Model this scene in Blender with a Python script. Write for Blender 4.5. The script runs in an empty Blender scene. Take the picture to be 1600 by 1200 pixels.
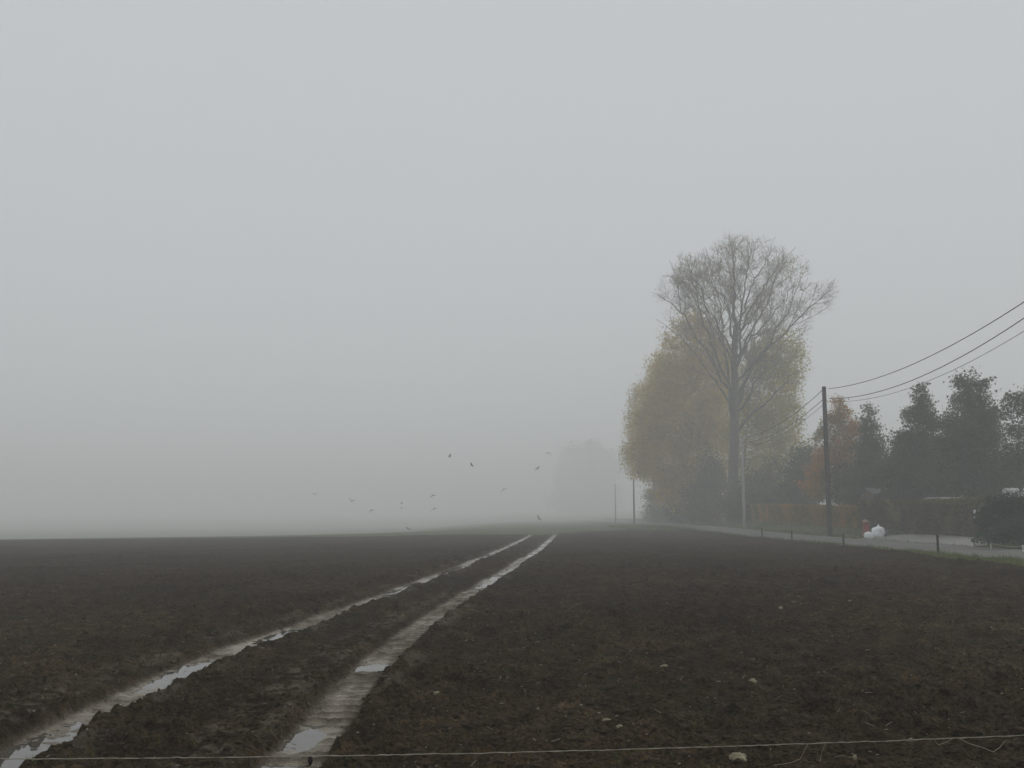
import bpy, bmesh, math, random
import numpy as np
from mathutils import Vector, Matrix

R = math.radians
scene = bpy.context.scene
random.seed(7)
rng = np.random.default_rng(11)

# ------------------------------------------------------------------ camera
EYE = 1.65
FPX = 1500.0
PITCH = math.atan(190 / 1500)
cam = bpy.data.cameras.new('camera')
cam.sensor_width = 36
cam.lens = 36 * FPX / 1600
cam.clip_start = 0.05
cam.clip_end = 3000
camo = bpy.data.objects.new('camera', cam)
camo.location = (0, 0, EYE)
camo.rotation_euler = (math.pi / 2 + PITCH, 0, 0)
scene.collection.objects.link(camo)
scene.camera = camo

# ------------------------------------------------------------------ sky, sun, exposure
SUN_EL, SUN_AZ = 19, 72          # azimuth clockwise from the view axis (+Y)
world = bpy.data.worlds.new('World')
scene.world = world
world.use_nodes = True
wn, wl = world.node_tree.nodes, world.node_tree.links
wn.clear()
wo = wn.new('ShaderNodeOutputWorld')
bg = wn.new('ShaderNodeBackground')
sky = wn.new('ShaderNodeTexSky')
sky.sky_type = 'NISHITA'
sky.sun_disc = False
sky.sun_elevation = R(SUN_EL)
sky.sun_rotation = R(SUN_AZ)
sky.dust_density = 4
hsv = wn.new('ShaderNodeHueSaturation')
hsv.inputs['Saturation'].default_value = 0.15
wl.new(sky.outputs[0], hsv.inputs['Color'])
mix = wn.new('ShaderNodeMixRGB')         # an even layer of low cloud hides most of the clear sky
mix.inputs[0].default_value = 0.975
mix.inputs[2].default_value = (5.56, 5.82, 6.02, 1)
wl.new(hsv.outputs[0], mix.inputs[1])
wl.new(mix.outputs[0], bg.inputs[0])
bg.inputs[1].default_value = 0.097
wl.new(bg.outputs[0], wo.inputs[0])

sun = bpy.data.lights.new('sun', 'SUN')
sun.energy = 1.3
sun.angle = R(40)
sun.color = (1, .99, .965)
suno = bpy.data.objects.new('sun', sun)
sd = Vector((math.sin(R(SUN_AZ)) * math.cos(R(SUN_EL)), math.cos(R(SUN_AZ)) * math.cos(R(SUN_EL)), math.sin(R(SUN_EL))))
suno.rotation_euler = (-sd).to_track_quat('-Z', 'Y').to_euler()
suno.location = (0, 0, 60)
scene.collection.objects.link(suno)

scene.view_settings.view_transform = 'Standard'
scene.view_settings.look = 'None'
scene.view_settings.exposure = 0.13
scene.view_settings.gamma = 1
scene.view_settings.use_curve_mapping = False
scene.render.engine = 'CYCLES'
scene.cycles.max_bounces = 8
scene.cycles.diffuse_bounces = 3
scene.cycles.glossy_bounces = 3
scene.cycles.transparent_max_bounces = 12
scene.cycles.volume_bounces = 4
scene.cycles.use_denoising = True

# ------------------------------------------------------------------ helpers
def pix(x, y, Y):
    """world point seen at photograph pixel (x, y) at forward distance Y"""
    dx, dy = (x - 800) / FPX, (600 - y) / FPX
    d = Vector((dx, math.cos(PITCH) - dy * math.sin(PITCH), math.sin(PITCH) + dy * math.cos(PITCH)))
    return d * (Y / d.y) + Vector((0, 0, EYE))

def ss(a, b, x):
    t = np.clip((np.asarray(x, float) - a) / (b - a), 0, 1)
    return t * t * (3 - 2 * t)

def plane(X, Y):
    return -.012 * np.clip(Y, -60, 420) + .0113 * np.clip(X, -120, 120) + .32 * ss(70, 120, Y) * ss(6, 17, X - .03 * np.asarray(Y)) \
        - 2.0 * ss(88, 210, Y) * (1 - ss(-42, 4, X))

def u_of(X, Y):
    return X - .03 * Y

def bank(X, Y):
    u = u_of(X, Y)
    drive = ss(45, 48, Y) * (1 - ss(64, 68, Y)) * (1 - ss(24.2, 25.2, u))
    return .5 * ss(21.3, 24.3, u) * (1 - .55 * drive)

def terrain(X, Y):
    return plane(X, Y) + bank(X, Y)

def hash2(ix, iy, seed):
    n = (ix.astype(np.int64) * 374761393 + iy.astype(np.int64) * 668265263 + seed * 982451653) & 0xffffffff
    n = ((n ^ (n >> 13)) * 1274126177) & 0xffffffff
    n = n ^ (n >> 16)
    return (n & 0xffffff) / float(0xffffff)

def perlin(x, y, seed=0):
    ix, iy = np.floor(x), np.floor(y)
    fx, fy = x - ix, y - iy
    ux, uy = fx * fx * fx * (fx * (fx * 6 - 15) + 10), fy * fy * fy * (fy * (fy * 6 - 15) + 10)
    def g(ox, oy):
        a = hash2(ix + ox, iy + oy, seed) * 6.2831853
        return np.cos(a) * (fx - ox) + np.sin(a) * (fy - oy)
    a = g(0, 0) + ux * (g(1, 0) - g(0, 0))
    b = g(0, 1) + ux * (g(1, 1) - g(0, 1))
    return (a + uy * (b - a)) * 1.5

def cells(x, y, seed=0):
    """distance to the nearest jittered cell point and that cell's random value"""
    ix, iy = np.floor(x), np.floor(y)
    best = np.full(x.shape, 9.0)
    val = np.zeros(x.shape)
    for ox in (-1, 0, 1):
        for oy in (-1, 0, 1):
            cx, cy = ix + ox, iy + oy
            px = cx + hash2(cx, cy, seed + 1)
            py = cy + hash2(cx, cy, seed + 2)
            d = np.hypot(px - x, py - y)
            m = d < best
            best = np.where(m, d, best)
            val = np.where(m, hash2(cx, cy, seed + 3), val)
    return best, val

def mesh_np(name, verts, faces, smooth=False):
    """verts (N,3), faces (M,k) array, or a list of such arrays"""
    me = bpy.data.meshes.new(name)
    fl = faces if isinstance(faces, list) else [faces]
    fl = [np.asarray(f, np.int32) for f in fl if len(f)]
    verts = np.asarray(verts, np.float32)
    me.vertices.add(len(verts))
    me.vertices.foreach_set('co', verts.ravel())
    loops = np.concatenate([f.ravel() for f in fl])
    counts = np.concatenate([np.full(len(f), f.shape[1], np.int32) for f in fl])
    starts = np.concatenate([[0], np.cumsum(counts)[:-1]]).astype(np.int32)
    me.loops.add(len(loops))
    me.loops.foreach_set('vertex_index', loops)
    me.polygons.add(len(counts))
    me.polygons.foreach_set('loop_start', starts)
    me.polygons.foreach_set('loop_total', counts)
    me.update(calc_edges=True)
    me.polygons.foreach_set('use_smooth', np.full(len(counts), smooth))
    return me

def link(name, me, mat=None, parent=None, loc=None):
    o = bpy.data.objects.new(name, me)
    if mat is not None and me is not None and len(me.materials) == 0:
        me.materials.append(mat)
    scene.collection.objects.link(o)
    if parent is not None:
        o.parent = parent
    if loc is not None:
        o.location = loc
    return o

def tag(o, label=None, cat=None, group=None, kind=None):
    if label: o['label'] = label
    if cat: o['category'] = cat
    if group: o['group'] = group
    if kind: o['kind'] = kind
    return o

def thing(name, label, cat, loc, group=None, rz=0):
    o = bpy.data.objects.new(name, None)
    o.empty_display_size = .2
    o.location = loc
    o.rotation_euler.z = rz
    scene.collection.objects.link(o)
    return tag(o, label, cat, group)

class MB:
    def __init__(s):
        s.v, s.f = [], []
    def add(s, v, f):
        n = len(s.v)
        s.v += [tuple(p) for p in v]
        s.f += [tuple(i + n for i in q) for q in f]
        return s
    def box(s, a, b):
        (x0, y0, z0), (x1, y1, z1) = a, b
        return s.add([(x0, y0, z0), (x1, y0, z0), (x1, y1, z0), (x0, y1, z0), (x0, y0, z1), (x1, y0, z1), (x1, y1, z1), (x0, y1, z1)],
                     [(0, 3, 2, 1), (4, 5, 6, 7), (0, 1, 5, 4), (1, 2, 6, 5), (2, 3, 7, 6), (3, 0, 4, 7)])
    def lathe(s, prof, n=16, c=(0, 0, 0)):
        v, f = [], []
        for r, z in prof:
            for k in range(n):
                a = 2 * math.pi * k / n
                v.append((c[0] + r * math.cos(a), c[1] + r * math.sin(a), c[2] + z))
        for i in range(len(prof) - 1):
            for k in range(n):
                f.append((i * n + k, i * n + (k + 1) % n, (i + 1) * n + (k + 1) % n, (i + 1) * n + k))
        f.append(tuple(range(n))[::-1])
        f.append(tuple((len(prof) - 1) * n + k for k in range(n)))
        return s.add(v, f)
    def tube(s, pts, rad, n=6):
        pts = [Vector(p) for p in pts]
        v, f = [], []
        for i, p in enumerate(pts):
            t = (pts[min(i + 1, len(pts) - 1)] - pts[max(i - 1, 0)]).normalized()
            a = t.cross(Vector((0, 0, 1)) if abs(t.z) < .9 else Vector((1, 0, 0))).normalized()
            b = t.cross(a)
            r = rad[i] if hasattr(rad, '__len__') else rad
            for k in range(n):
                w = 2 * math.pi * k / n
                v.append(p + a * math.cos(w) * r + b * math.sin(w) * r)
        for i in range(len(pts) - 1):
            for k in range(n):
                f.append((i * n + k, i * n + (k + 1) % n, (i + 1) * n + (k + 1) % n, (i + 1) * n + k))
        f.append(tuple(range(n))[::-1])
        f.append(tuple((len(pts) - 1) * n + k for k in range(n)))
        return s.add(v, f)
    def build(s, name, mat, parent=None, smooth=False, loc=None):
        me = bpy.data.meshes.new(name)
        me.from_pydata(s.v, [], s.f)
        if smooth:
            me.polygons.foreach_set('use_smooth', [True] * len(me.polygons))
        return link(name, me, mat, parent, loc)

# ------------------------------------------------------------------ materials
def nodes_of(name):
    m = bpy.data.materials.new(name)
    m.use_nodes = True
    n, l = m.node_tree.nodes, m.node_tree.links
    b = n['Principled BSDF']
    return m, n, l, b

def ramp(n, stops):
    r = n.new('ShaderNodeValToRGB')
    e = r.color_ramp.elements
    while len(e) < len(stops):
        e.new(.5)
    for i, (p, c) in enumerate(stops):
        e[i].position = p
        e[i].color = (*c, 1)
    return r

def noisy(name, c0, c1, scale=4, rough=.8, bump=0, bscale=30, metal=0, spec=.3, coords='Object', detail=6):
    m, n, l, b = nodes_of(name)
    tc = n.new('ShaderNodeTexCoord')
    t = n.new('ShaderNodeTexNoise')
    t.inputs['Scale'].default_value = scale
    t.inputs['Detail'].default_value = detail
    l.new(tc.outputs[coords], t.inputs['Vector'])
    r = ramp(n, [(.32, c0), (.68, c1)])
    l.new(t.outputs['Fac'], r.inputs[0])
    l.new(r.outputs[0], b.inputs['Base Color'])
    b.inputs['Roughness'].default_value = rough
    b.inputs['Metallic'].default_value = metal
    b.inputs['Specular IOR Level'].default_value = spec
    if bump:
        t2 = n.new('ShaderNodeTexNoise')
        t2.inputs['Scale'].default_value = bscale
        t2.inputs['Detail'].default_value = 5
        l.new(tc.outputs[coords], t2.inputs['Vector'])
        bp = n.new('ShaderNodeBump')
        bp.inputs['Strength'].default_value = 1
        bp.inputs['Distance'].default_value = bump
        l.new(t2.outputs['Fac'], bp.inputs['Height'])
        l.new(bp.outputs[0], b.inputs['Normal'])
    return m

def leaf_mat(name, stops, clump=.5, clump_col=None):
    """colour varies from leaf to leaf and from branch to branch"""
    m, n, l, b = nodes_of(name)
    g = n.new('ShaderNodeNewGeometry')
    tc = n.new('ShaderNodeTexCoord')
    t = n.new('ShaderNodeTexNoise')
    t.inputs['Scale'].default_value = clump
    t.inputs['Detail'].default_value = 3
    l.new(tc.outputs['Object'], t.inputs['Vector'])
    mm = n.new('ShaderNodeMath'); mm.operation = 'MULTIPLY_ADD'
    mm.inputs[1].default_value = .45
    l.new(g.outputs['Random Per Island'], mm.inputs[0])
    m2 = n.new('ShaderNodeMath'); m2.operation = 'MULTIPLY_ADD'
    m2.inputs[1].default_value = 1.6
    m2.inputs[2].default_value = -.52
    l.new(t.outputs['Fac'], m2.inputs[0])
    l.new(m2.outputs[0], mm.inputs[2])
    r = ramp(n, stops)
    l.new(mm.outputs[0], r.inputs[0])
    l.new(r.outputs[0], b.inputs['Base Color'])
    b.inputs['Roughness'].default_value = .65
    b.inputs['Specular IOR Level'].default_value = .2
    tr = n.new('ShaderNodeBsdfTranslucent')
    l.new(r.outputs[0], tr.inputs['Color'])
    mx = n.new('ShaderNodeMixShader')
    mx.inputs[0].default_value = .38
    l.new(b.outputs[0], mx.inputs[1]); l.new(tr.outputs[0], mx.inputs[2])
    l.new(mx.outputs[0], n['Material Output'].inputs['Surface'])
    return m

def soil_mat():
    m, n, l, b = nodes_of('soil')
    tc = n.new('ShaderNodeTexCoord')
    def noise(scale, detail=6, dist=0):
        t = n.new('ShaderNodeTexNoise')
        t.inputs['Scale'].default_value = scale
        t.inputs['Detail'].default_value = detail
        t.inputs['Distortion'].default_value = dist
        l.new(tc.outputs['Object'], t.inputs['Vector'])
        return t
    big, mid, fine = noise(.22, 4), noise(3.2, 8), noise(26, 7)
    r1 = ramp(n, [(.3, (.020, .0128, .0066)), (.5, (.037, .0247, .0130)), (.72, (.067, .0480, .0265))])
    l.new(mid.outputs['Fac'], r1.inputs[0])
    r0 = ramp(n, [(.35, (.70, .70, .70)), (.65, (1.22, 1.22, 1.18))])
    l.new(big.outputs['Fac'], r0.inputs[0])
    mul = n.new('ShaderNodeMixRGB'); mul.blend_type = 'MULTIPLY'; mul.inputs[0].default_value = 1
    l.new(r1.outputs[0], mul.inputs[1]); l.new(r0.outputs[0], mul.inputs[2])
    r2 = ramp(n, [(.32, (.38, .38, .38)), (.68, (1.95, 1.9, 1.8))])
    l.new(fine.outputs['Fac'], r2.inputs[0])
    mul2 = n.new('ShaderNodeMixRGB'); mul2.blend_type = 'MULTIPLY'; mul2.inputs[0].default_value = 1
    l.new(mul.outputs[0], mul2.inputs[1]); l.new(r2.outputs[0], mul2.inputs[2])
    # thin greenish weeds and pale straw flecks
    fl = noise(28, 2)
    rf = ramp(n, [(.70, (0, 0, 0)), (.76, (1, 1, 1))])
    l.new(fl.outputs['Fac'], rf.inputs[0])
    fm = n.new('ShaderNodeMixRGB'); fm.inputs[2].default_value = (.095, .085, .042, 1)
    l.new(rf.outputs[0], fm.inputs[0]); l.new(mul2.outputs[0], fm.inputs[1])
    gn = noise(.6, 5)
    rg = ramp(n, [(.52, (0, 0, 0)), (.72, (.65, .65, .65))])
    l.new(gn.outputs['Fac'], rg.inputs[0])
    gm = n.new('ShaderNodeMixRGB'); gm.inputs[2].default_value = (.034, .033, .014, 1)
    l.new(rg.outputs[0], gm.inputs[0]); l.new(fm.outputs[0], gm.inputs[1])
    fm = gm
    # compacted pale mud in the wheel ruts, its mask also carrying painted rib shadow
    at = n.new('ShaderNodeAttribute'); at.attribute_name = 'mud'
    mn = noise(7, 5)
    rm = ramp(n, [(.3, (.17, .14, .10)), (.6, (.29, .245, .182)), (.8, (.37, .32, .245))])
    l.new(mn.outputs['Fac'], rm.inputs[0])
    mm = n.new('ShaderNodeMixRGB')
    l.new(at.outputs['Fac'], mm.inputs[0]); l.new(fm.outputs[0], mm.inputs[1]); l.new(rm.outputs[0], mm.inputs[2])
    l.new(mm.outputs[0], b.inputs['Base Color'])
    rr = n.new('ShaderNodeMapRange')
    rr.inputs['To Min'].default_value = .8; rr.inputs['To Max'].default_value = .30
    l.new(at.outputs['Fac'], rr.inputs['Value'])
    l.new(rr.outputs[0], b.inputs['Roughness'])
    b.inputs['Specular IOR Level'].default_value = .25
    sp = n.new('ShaderNodeMapRange')
    sp.inputs['To Min'].default_value = .04; sp.inputs['To Max'].default_value = .5
    l.new(at.outputs['Fac'], sp.inputs['Value'])
    l.new(sp.outputs[0], b.inputs['Specular IOR Level'])
    bd = n.new('ShaderNodeMapRange')
    bd.inputs['To Min'].default_value = .045; bd.inputs['To Max'].default_value = .008
    l.new(at.outputs['Fac'], bd.inputs['Value'])
    bn = noise(24, 8)
    vo = n.new('ShaderNodeTexVoronoi'); vo.inputs['Scale'].default_value = 30
    l.new(tc.outputs['Object'], vo.inputs['Vector'])
    bf = n.new('ShaderNodeMath'); bf.operation = 'SUBTRACT'
    l.new(bn.outputs['Fac'], bf.inputs[0]); l.new(vo.outputs['Distance'], bf.inputs[1])
    bp = n.new('ShaderNodeBump')
    bp.inputs['Strength'].default_value = 1
    l.new(bd.outputs[0], bp.inputs['Distance'])
    l.new(bf.outputs[0], bp.inputs['Height'])
    l.new(bp.outputs[0], b.inputs['Normal'])
    return m

M = {}
M['soil'] = soil_mat()
M['clod'] = noisy('clod_soil', (.024, .0155, .009), (.066, .047, .028), 5, .9, .01, 40, spec=.04)
M['grass_ground'] = noisy('grass_ground', (.062, .068, .030), (.125, .13, .06), .9, .9, .03, 9, spec=.1)
M['grass'] = leaf_mat('grass_blades', [(0, (.06, .085, .02)), (.5, (.10, .13, .034)), (1, (.19, .19, .07))], .25)
M['asphalt'] = noisy('asphalt', (.105, .102, .090), (.165, .16, .143), .8, .8, .004, 60, spec=.2)
M['concrete'] = noisy('pale_concrete', (.19, .185, .163), (.27, .262, .232), .7, .85, .004, 40)
M['bark'] = noisy('bark', (.045, .040, .034), (.10, .09, .075), 3, .9, .02, 12)
M['bark_grey'] = noisy('grey_bark', (.14, .118, .092), (.25, .215, .175), 2, .9, .02, 10)
M['dark_wood'] = noisy('weathered_pole_wood', (.028, .025, .021), (.065, .057, .048), 2.5, .85, .004, 25)
M['pale_pole'] = noisy('pale_concrete_pole', (.26, .26, .245), (.36, .355, .33), 2, .8)
M['galv'] = noisy('dull_steel', (.14, .145, .145), (.22, .225, .225), 3, .5, metal=.4)
M['porcelain'] = noisy('dark_insulator', (.03, .027, .025), (.06, .055, .05), 10, .3)
M['cable'] = noisy('black_cable', (.012, .012, .013), (.025, .025, .026), 4, .6)
M['string'] = noisy('pale_twine', (.22, .205, .16), (.42, .39, .32), 30, .9)
M['bag'] = noisy('white_plastic_bag', (.78, .79, .81), (.88, .88, .89), 5, .38, .02, 9, spec=.5)
M['bluebag'] = noisy('blue_grey_plastic', (.08, .10, .12), (.12, .14, .16), 5, .45, .02, 9)
M['red'] = noisy('faded_red_paint', (.20, .055, .05), (.29, .085, .075), 4, .6)
M['redpanel'] = noisy('bright_red_panel', (.40, .055, .075), (.48, .085, .10), 4, .5)
M['cappaint'] = noisy('weathered_cap', (.26, .17, .14), (.34, .24, .2), 4, .6)
M['post'] = noisy('dark_post', (.02, .018, .016), (.05, .043, .036), 6, .9)
M['white'] = noisy('white_paint', (.66, .67, .66), (.78, .78, .77), 2, .45)
M['dullwhite'] = noisy('dull_white_paint', (.38, .39, .39), (.52, .53, .52), 2, .5)
M['glass'] = noisy('dark_glass', (.02, .024, .026), (.035, .04, .042), 2, .12, spec=.6)
M['rubber'] = noisy('tyre_rubber', (.02, .02, .02), (.04, .04, .04), 6, .9)
M['roof'] = noisy('old_roof_sheet', (.075, .07, .066), (.12, .11, .10), 2, .85)
M['shed'] = noisy('brown_boards', (.085, .055, .042), (.14, .09, .07), 3, .85)
M['stone'] = noisy('pale_stone', (.17, .145, .09), (.34, .30, .20), 9, .8, .006, 40)
M['chips'] = leaf_mat('stone_chips_and_straw', [(0, (.17, .15, .11)), (.5, (.26, .235, .18)), (1, (.40, .38, .32))], 3)
M['bird'] = noisy('dark_feathers', (.018, .018, .02), (.04, .04, .042), 12, .8)
M['drystem'] = noisy('dry_stem', (.24, .21, .15), (.40, .36, .27), 12, .9)
M['poplarleaf'] = leaf_mat('last_yellow_leaves', [(0, (.26, .19, .07)), (.5, (.42, .31, .11)), (1, (.55, .42, .16))], .4)
M['autumn'] = leaf_mat('brown_gold_leaves', [(0, (.25, .18, .014)), (.4, (.48, .335, .022)), (.75, (.60, .40, .025)), (1, (.66, .42, .028))], .35)
M['olive'] = leaf_mat('olive_yellow_leaves', [(0, (.19, .18, .02)), (.5, (.42, .34, .035)), (1, (.60, .44, .05))], .35)
M['orange'] = leaf_mat('orange_green_leaves', [(0, (.07, .08, .018)), (.3, (.16, .145, .026)), (.5, (.34, .21, .032)), (.75, (.54, .25, .035)), (1, (.62, .22, .036))], .3)
M['darkgreen'] = leaf_mat('dark_green_leaves', [(0, (.03, .042, .016)), (.5, (.055, .066, .024)), (1, (.10, .10, .034))], .4)
M['greygreen'] = leaf_mat('grey_green_leaves', [(0, (.05, .064, .03)), (.5, (.085, .10, .046)), (1, (.16, .15, .06))], .4)
M['thicketleaf'] = leaf_mat('dull_olive_leaves', [(0, (.06, .065, .02)), (.5, (.12, .115, .03)), (1, (.22, .19, .045))], .5)
M['evergreen'] = leaf_mat('evergreen_needles', [(0, (.018, .036, .018)), (.5, (.034, .060, .030)), (1, (.07, .10, .045))], .7)
M['juniper'] = leaf_mat('juniper_needles', [(0, (.022, .05, .03)), (.5, (.036, .075, .045)), (1, (.055, .10, .055))], .7)
M['hedge_brown'] = leaf_mat('brown_hedge_leaves', [(0, (.09, .10, .022)), (.35, (.20, .16, .032)), (.6, (.34, .22, .04)), (.8, (.42, .21, .04)), (1, (.50, .19, .042))], .45)
M['hedge_dark'] = leaf_mat('dark_hedge_leaves', [(0, (.035, .038, .012)), (.45, (.085, .076, .02)), (.75, (.18, .14, .036)), (1, (.34, .25, .065))], .5)
M['fartree'] = leaf_mat('far_brown_leaves', [(0, (.10, .075, .028)), (.5, (.15, .10, .035)), (1, (.20, .13, .04))], .2)

# ------------------------------------------------------------------ wheel tracks (centre lines on the field)
LT = np.array([(-3.55, 3.0), (-3.6, 7.1), (-3.64, 7.8), (-3.70, 8.93), (-3.76, 10.7), (-3.70, 12.55), (-3.53, 14.2), (-3.30, 16.7), (-3.0, 20.1), (-2.5, 25.4), (-1.69, 34.4), (-.2, 56.8), (1.39, 84.4), (2.0, 96)])
RT = np.array([(-1.42, 3.0), (-1.52, 6.8), (-1.56, 7.8), (-1.60, 9.3), (-1.60, 11.1), (-1.50, 14.2), (-1.27, 18.2), (-.93, 22.5), (-.55, 26.5), (.05, 34.0), (1.35, 50), (3.2, 78.2), (4.3, 96)])
def smooth_curve(T):
    Y = np.arange(2, 98, .25)
    X = np.interp(Y, T[:, 1], T[:, 0])
    for _ in range(3):
        k = np.ones(9) / 9
        X = np.convolve(np.pad(X, 4, mode='edge'), k, 'valid')
    return Y, X
LY, LX = smooth_curve(LT)
RY, RX = smooth_curve(RT)
def left_x(Y): return np.interp(Y, LY, LX)
def right_x(Y): return np.interp(Y, RY, RX)

# puddles: (track, centre Y, half length, half width, lateral offset)
PUD = [('l', 7.75, .95, .27, 0), ('l', 10.75, .8, .20, .05), ('l', 14.3, 1.1, .2, .03), ('l', 20.2, 1.3, .16, .04), ('l', 25.6, 2.0, .16, .03),
       ('l', 34.5, 3.0, .13, 0), ('l', 48, 5, .14, 0), ('l', 68, 8, .15, 0),
       ('r', 6.55, .34, .24, -.05), ('r', 7.85, .45, .14, -.10), ('r', 11.25, .30, .24, .0), ('r', 26.2, 1.5, .22, .04), ('r', 31.5, 2.0, .15, .0), ('r', 43, 4.5, .15, 0), ('r', 62, 8, .16, 0)]

def edge_u(Y):
    return 13.9 + 1.35 * ss(26, 48, Y) + .18 * np.sin(Y * .9) + .12 * np.sin(Y * 2.3 + 1)

def soil_height(X, Y, want=False):
    fade = 1 - ss(30, 75, Y)
    ff = 1 - ss(14, 34, Y)
    dl, dr = X - left_x(Y), X - right_x(Y)
    wob = .035 * perlin(Y * 1.3, X * .2, 31)
    al, ar = np.abs(dl + wob), np.abs(dr - wob)
    tl, tr = 1 - ss(.21, .30, al), 1 - ss(.21, .29, ar)
    rut = np.maximum(tl, tr)
    berm = np.exp(-((al - .43) / .12) ** 2) + np.exp(-((ar - .43) / .12) ** 2)
    # a second, fainter tread print beside the right rut
    s2 = np.exp(-((dr + .62) / .24) ** 4) * (1 - ss(14, 26, Y)) * np.clip(.75 + .6 * perlin(Y * .5, X * 0, 77), 0, 1) + .8 * np.exp(-((dl + .66) / .24) ** 4) * (1 - ss(11, 18, Y)) * np.clip(.6 + .8 * perlin(Y * .5, X * 0, 79), 0, 1)
    pd = np.zeros_like(X)
    for t, y0, hl, hw, off in PUD:
        d = dl if t == 'l' else dr
        e = ((Y - y0) / hl) ** 2 + ((d - off) / hw) ** 2
        pd = np.maximum(pd, np.exp(-e * e * .5) if hl < 2.9 else np.exp(-e * .6) * (.6 + .4 * perlin(Y * .8, X * 0, 5)))
    clear = (1 - rut) * (1 - .88 * np.clip(s2, 0, 1))
    h = .030 * perlin(X * .55, Y * .55, 1) + .05 * perlin(X * .12, Y * .12, 2)
    h = h + .020 * np.sin(2 * math.pi * (Y * 1.45 + .25 * X + .5 * perlin(X * .25, Y * .4, 14))) * (.5 + .5 * perlin(X * .2, Y * .5, 15)) * (1 - rut) * (1 - ss(25, 60, Y))
    rough = .034 * perlin(X * 2.3, Y * 2.3, 3) + .022 * perlin(X * 5.1, Y * 5.1, 4)
    c1, v1 = cells(X * 5.5 + .3 * perlin(X * 9, Y * 9, 8), Y * 5.5, 10)
    c2, v2 = cells(X * 12, Y * 12, 20)
    c0, v0 = cells(X * 2.6 + .2 * perlin(X * 6, Y * 6, 9), Y * 2.6, 50)
    clod = .16 * np.clip(.46 - c0, 0, 1) * (v0 > .62) * v0 + .058 * np.clip(.62 - c1, 0, 1) * (v1 ** 1.5) * 1.9 + .042 * np.clip(.6 - c2, 0, 1) * v2 * 2
    crumb = .015 * perlin(X * 19, Y * 19, 6)
    rough = rough * (.45 + .55 * fade) + clod * (.35 + .65 * fade) + crumb * ff
    coarse = .75 + .5 * ss(-.2, .5, perlin(X * .3, Y * .3, 40)) + .5 * np.exp(-((dl + .9) / .5) ** 2)
    h = h + rough * clear * coarse
    # lug prints across the ruts
    lugfade = 1 - ss(24, 40, Y)
    ph = 2 * math.pi * Y / .235
    lug_r = np.sin(ph + 4.5 * np.abs(ar - .05) + 1.3 * perlin(X * 2.2, Y * 1.6, 55)); lug_r = np.where(lug_r > 0, lug_r ** 2, lug_r * .25) * np.clip(.8 + .7 * perlin(X * 1.7, Y * .9, 57), .15, 1.2)
    lug_l = np.sin(ph + 4.5 * np.abs(al - .05) + 1.3 * perlin(X * 2.2, Y * 1.6, 56)); lug_l = np.where(lug_l > 0, lug_l ** 2, lug_l * .25) * np.clip(.75 + .7 * perlin(X * 1.7, Y * .9, 59), .15, 1.2)
    lug = (np.clip(lug_r, -.35, 1) * tr + np.clip(lug_l, -.35, 1) * tl)
    wet = np.clip(pd * 1.3, 0, 1)
    h = h + rut * (-.046 + .016 * perlin(X * 8, Y * 8, 61) + .010 * perlin(X * 20, Y * 20, 63)) + .022 * berm * (1 + .6 * perlin(X * 4, Y * 4, 62)) \
        + .034 * lug * lugfade * (1 - .85 * wet) + .042 * np.clip(s2, 0, 1) * np.sin(ph + 4 * (dr + .62) + perlin(X * 3, Y * 3, 58)) * (1 - rut)
    h = h - .032 * pd * rut
    if not want:
        return h
    core = np.maximum(1 - ss(.15, .27, al), 1 - ss(.15, .26, ar))
    patch = .5 + .5 * perlin(Y * .9, X * 1.5, 70)
    mud = np.clip(core * (.62 + .5 * patch) * (1 - .7 * np.clip(lug, 0, 1) * lugfade * (1 - wet)) + .5 * np.clip(s2, 0, 1) * (np.sin(ph + 4 * (dr + .62)) < .1), 0, 1) * np.clip(.85 + .5 * perlin(X * 6, Y * 3, 71) + .5 * wet, 0, 1)  # pale mud thinned on the lug ribs, which also paints in their shadow
    mud = np.maximum(mud, .35 * berm * (patch > .6) * (1 - rut) * .5)
    return h, np.clip(mud, 0, 1)

def field_z(X, Y):
    X, Y = np.atleast_1d(np.asarray(X, float)), np.atleast_1d(np.asarray(Y, float))
    return plane(X, Y) + soil_height(X, Y)

# ------------------------------------------------------------------ the ground sheet (meadow, verges, gardens)
def grid_faces(nr, nc):
    i = np.arange(nr * nc).reshape(nr, nc)
    return np.stack([i[:-1, :-1], i[:-1, 1:], i[1:, 1:], i[1:, :-1]], -1).reshape(-1, 4)

us = np.array([-1250, -900, -650, -400, -250, -160, -110, -80, -60, -40, -30, -20, -12, -6, 0, 4, 8, 11, 12.5, 13.2, 13.8, 14.3, 14.8, 15.3, 15.97, 16.05, 17, 18, 19, 20, 20.95, 21.03,
               21.5, 22, 22.5, 23, 23.5, 24, 24.5, 25, 26, 28, 31, 35, 42, 55, 80, 120, 200, 350, 650, 900, 1250], float)
ys = np.concatenate([[-1250, -650, -300, -120, -60, -30, -15, -8, -4, 0], np.arange(2, 130, 2.), np.arange(130, 300, 6.), [300, 330, 370, 420, 500, 620, 850, 1350]])
UU, YY = np.meshgrid(us, ys)
XX = UU + .03 * YY
ZZ = terrain(XX, YY) + .06 * perlin(XX * .13, YY * .13, 90)
infield = (1 - ss(-1.2, .2, UU - edge_u(YY))) * (1 - ss(86, 93, YY)) * ss(-30, -20, YY)
onroad = (UU > 16.0) & (UU < 21.0)
ondrive = (UU > 21) & (UU < 25.2) & (YY > 45) & (YY < 67)
ZZ = ZZ - .42 * infield - .12 * onroad - .10 * ondrive
vs = np.stack([XX, YY, ZZ], -1).reshape(-1, 3)
tag(link('ground', mesh_np('ground', vs, grid_faces(len(ys), len(us)), True), M['grass_ground']), 'pale damp grass beyond and beside the ploughed field', 'ground', kind='structure')

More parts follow.
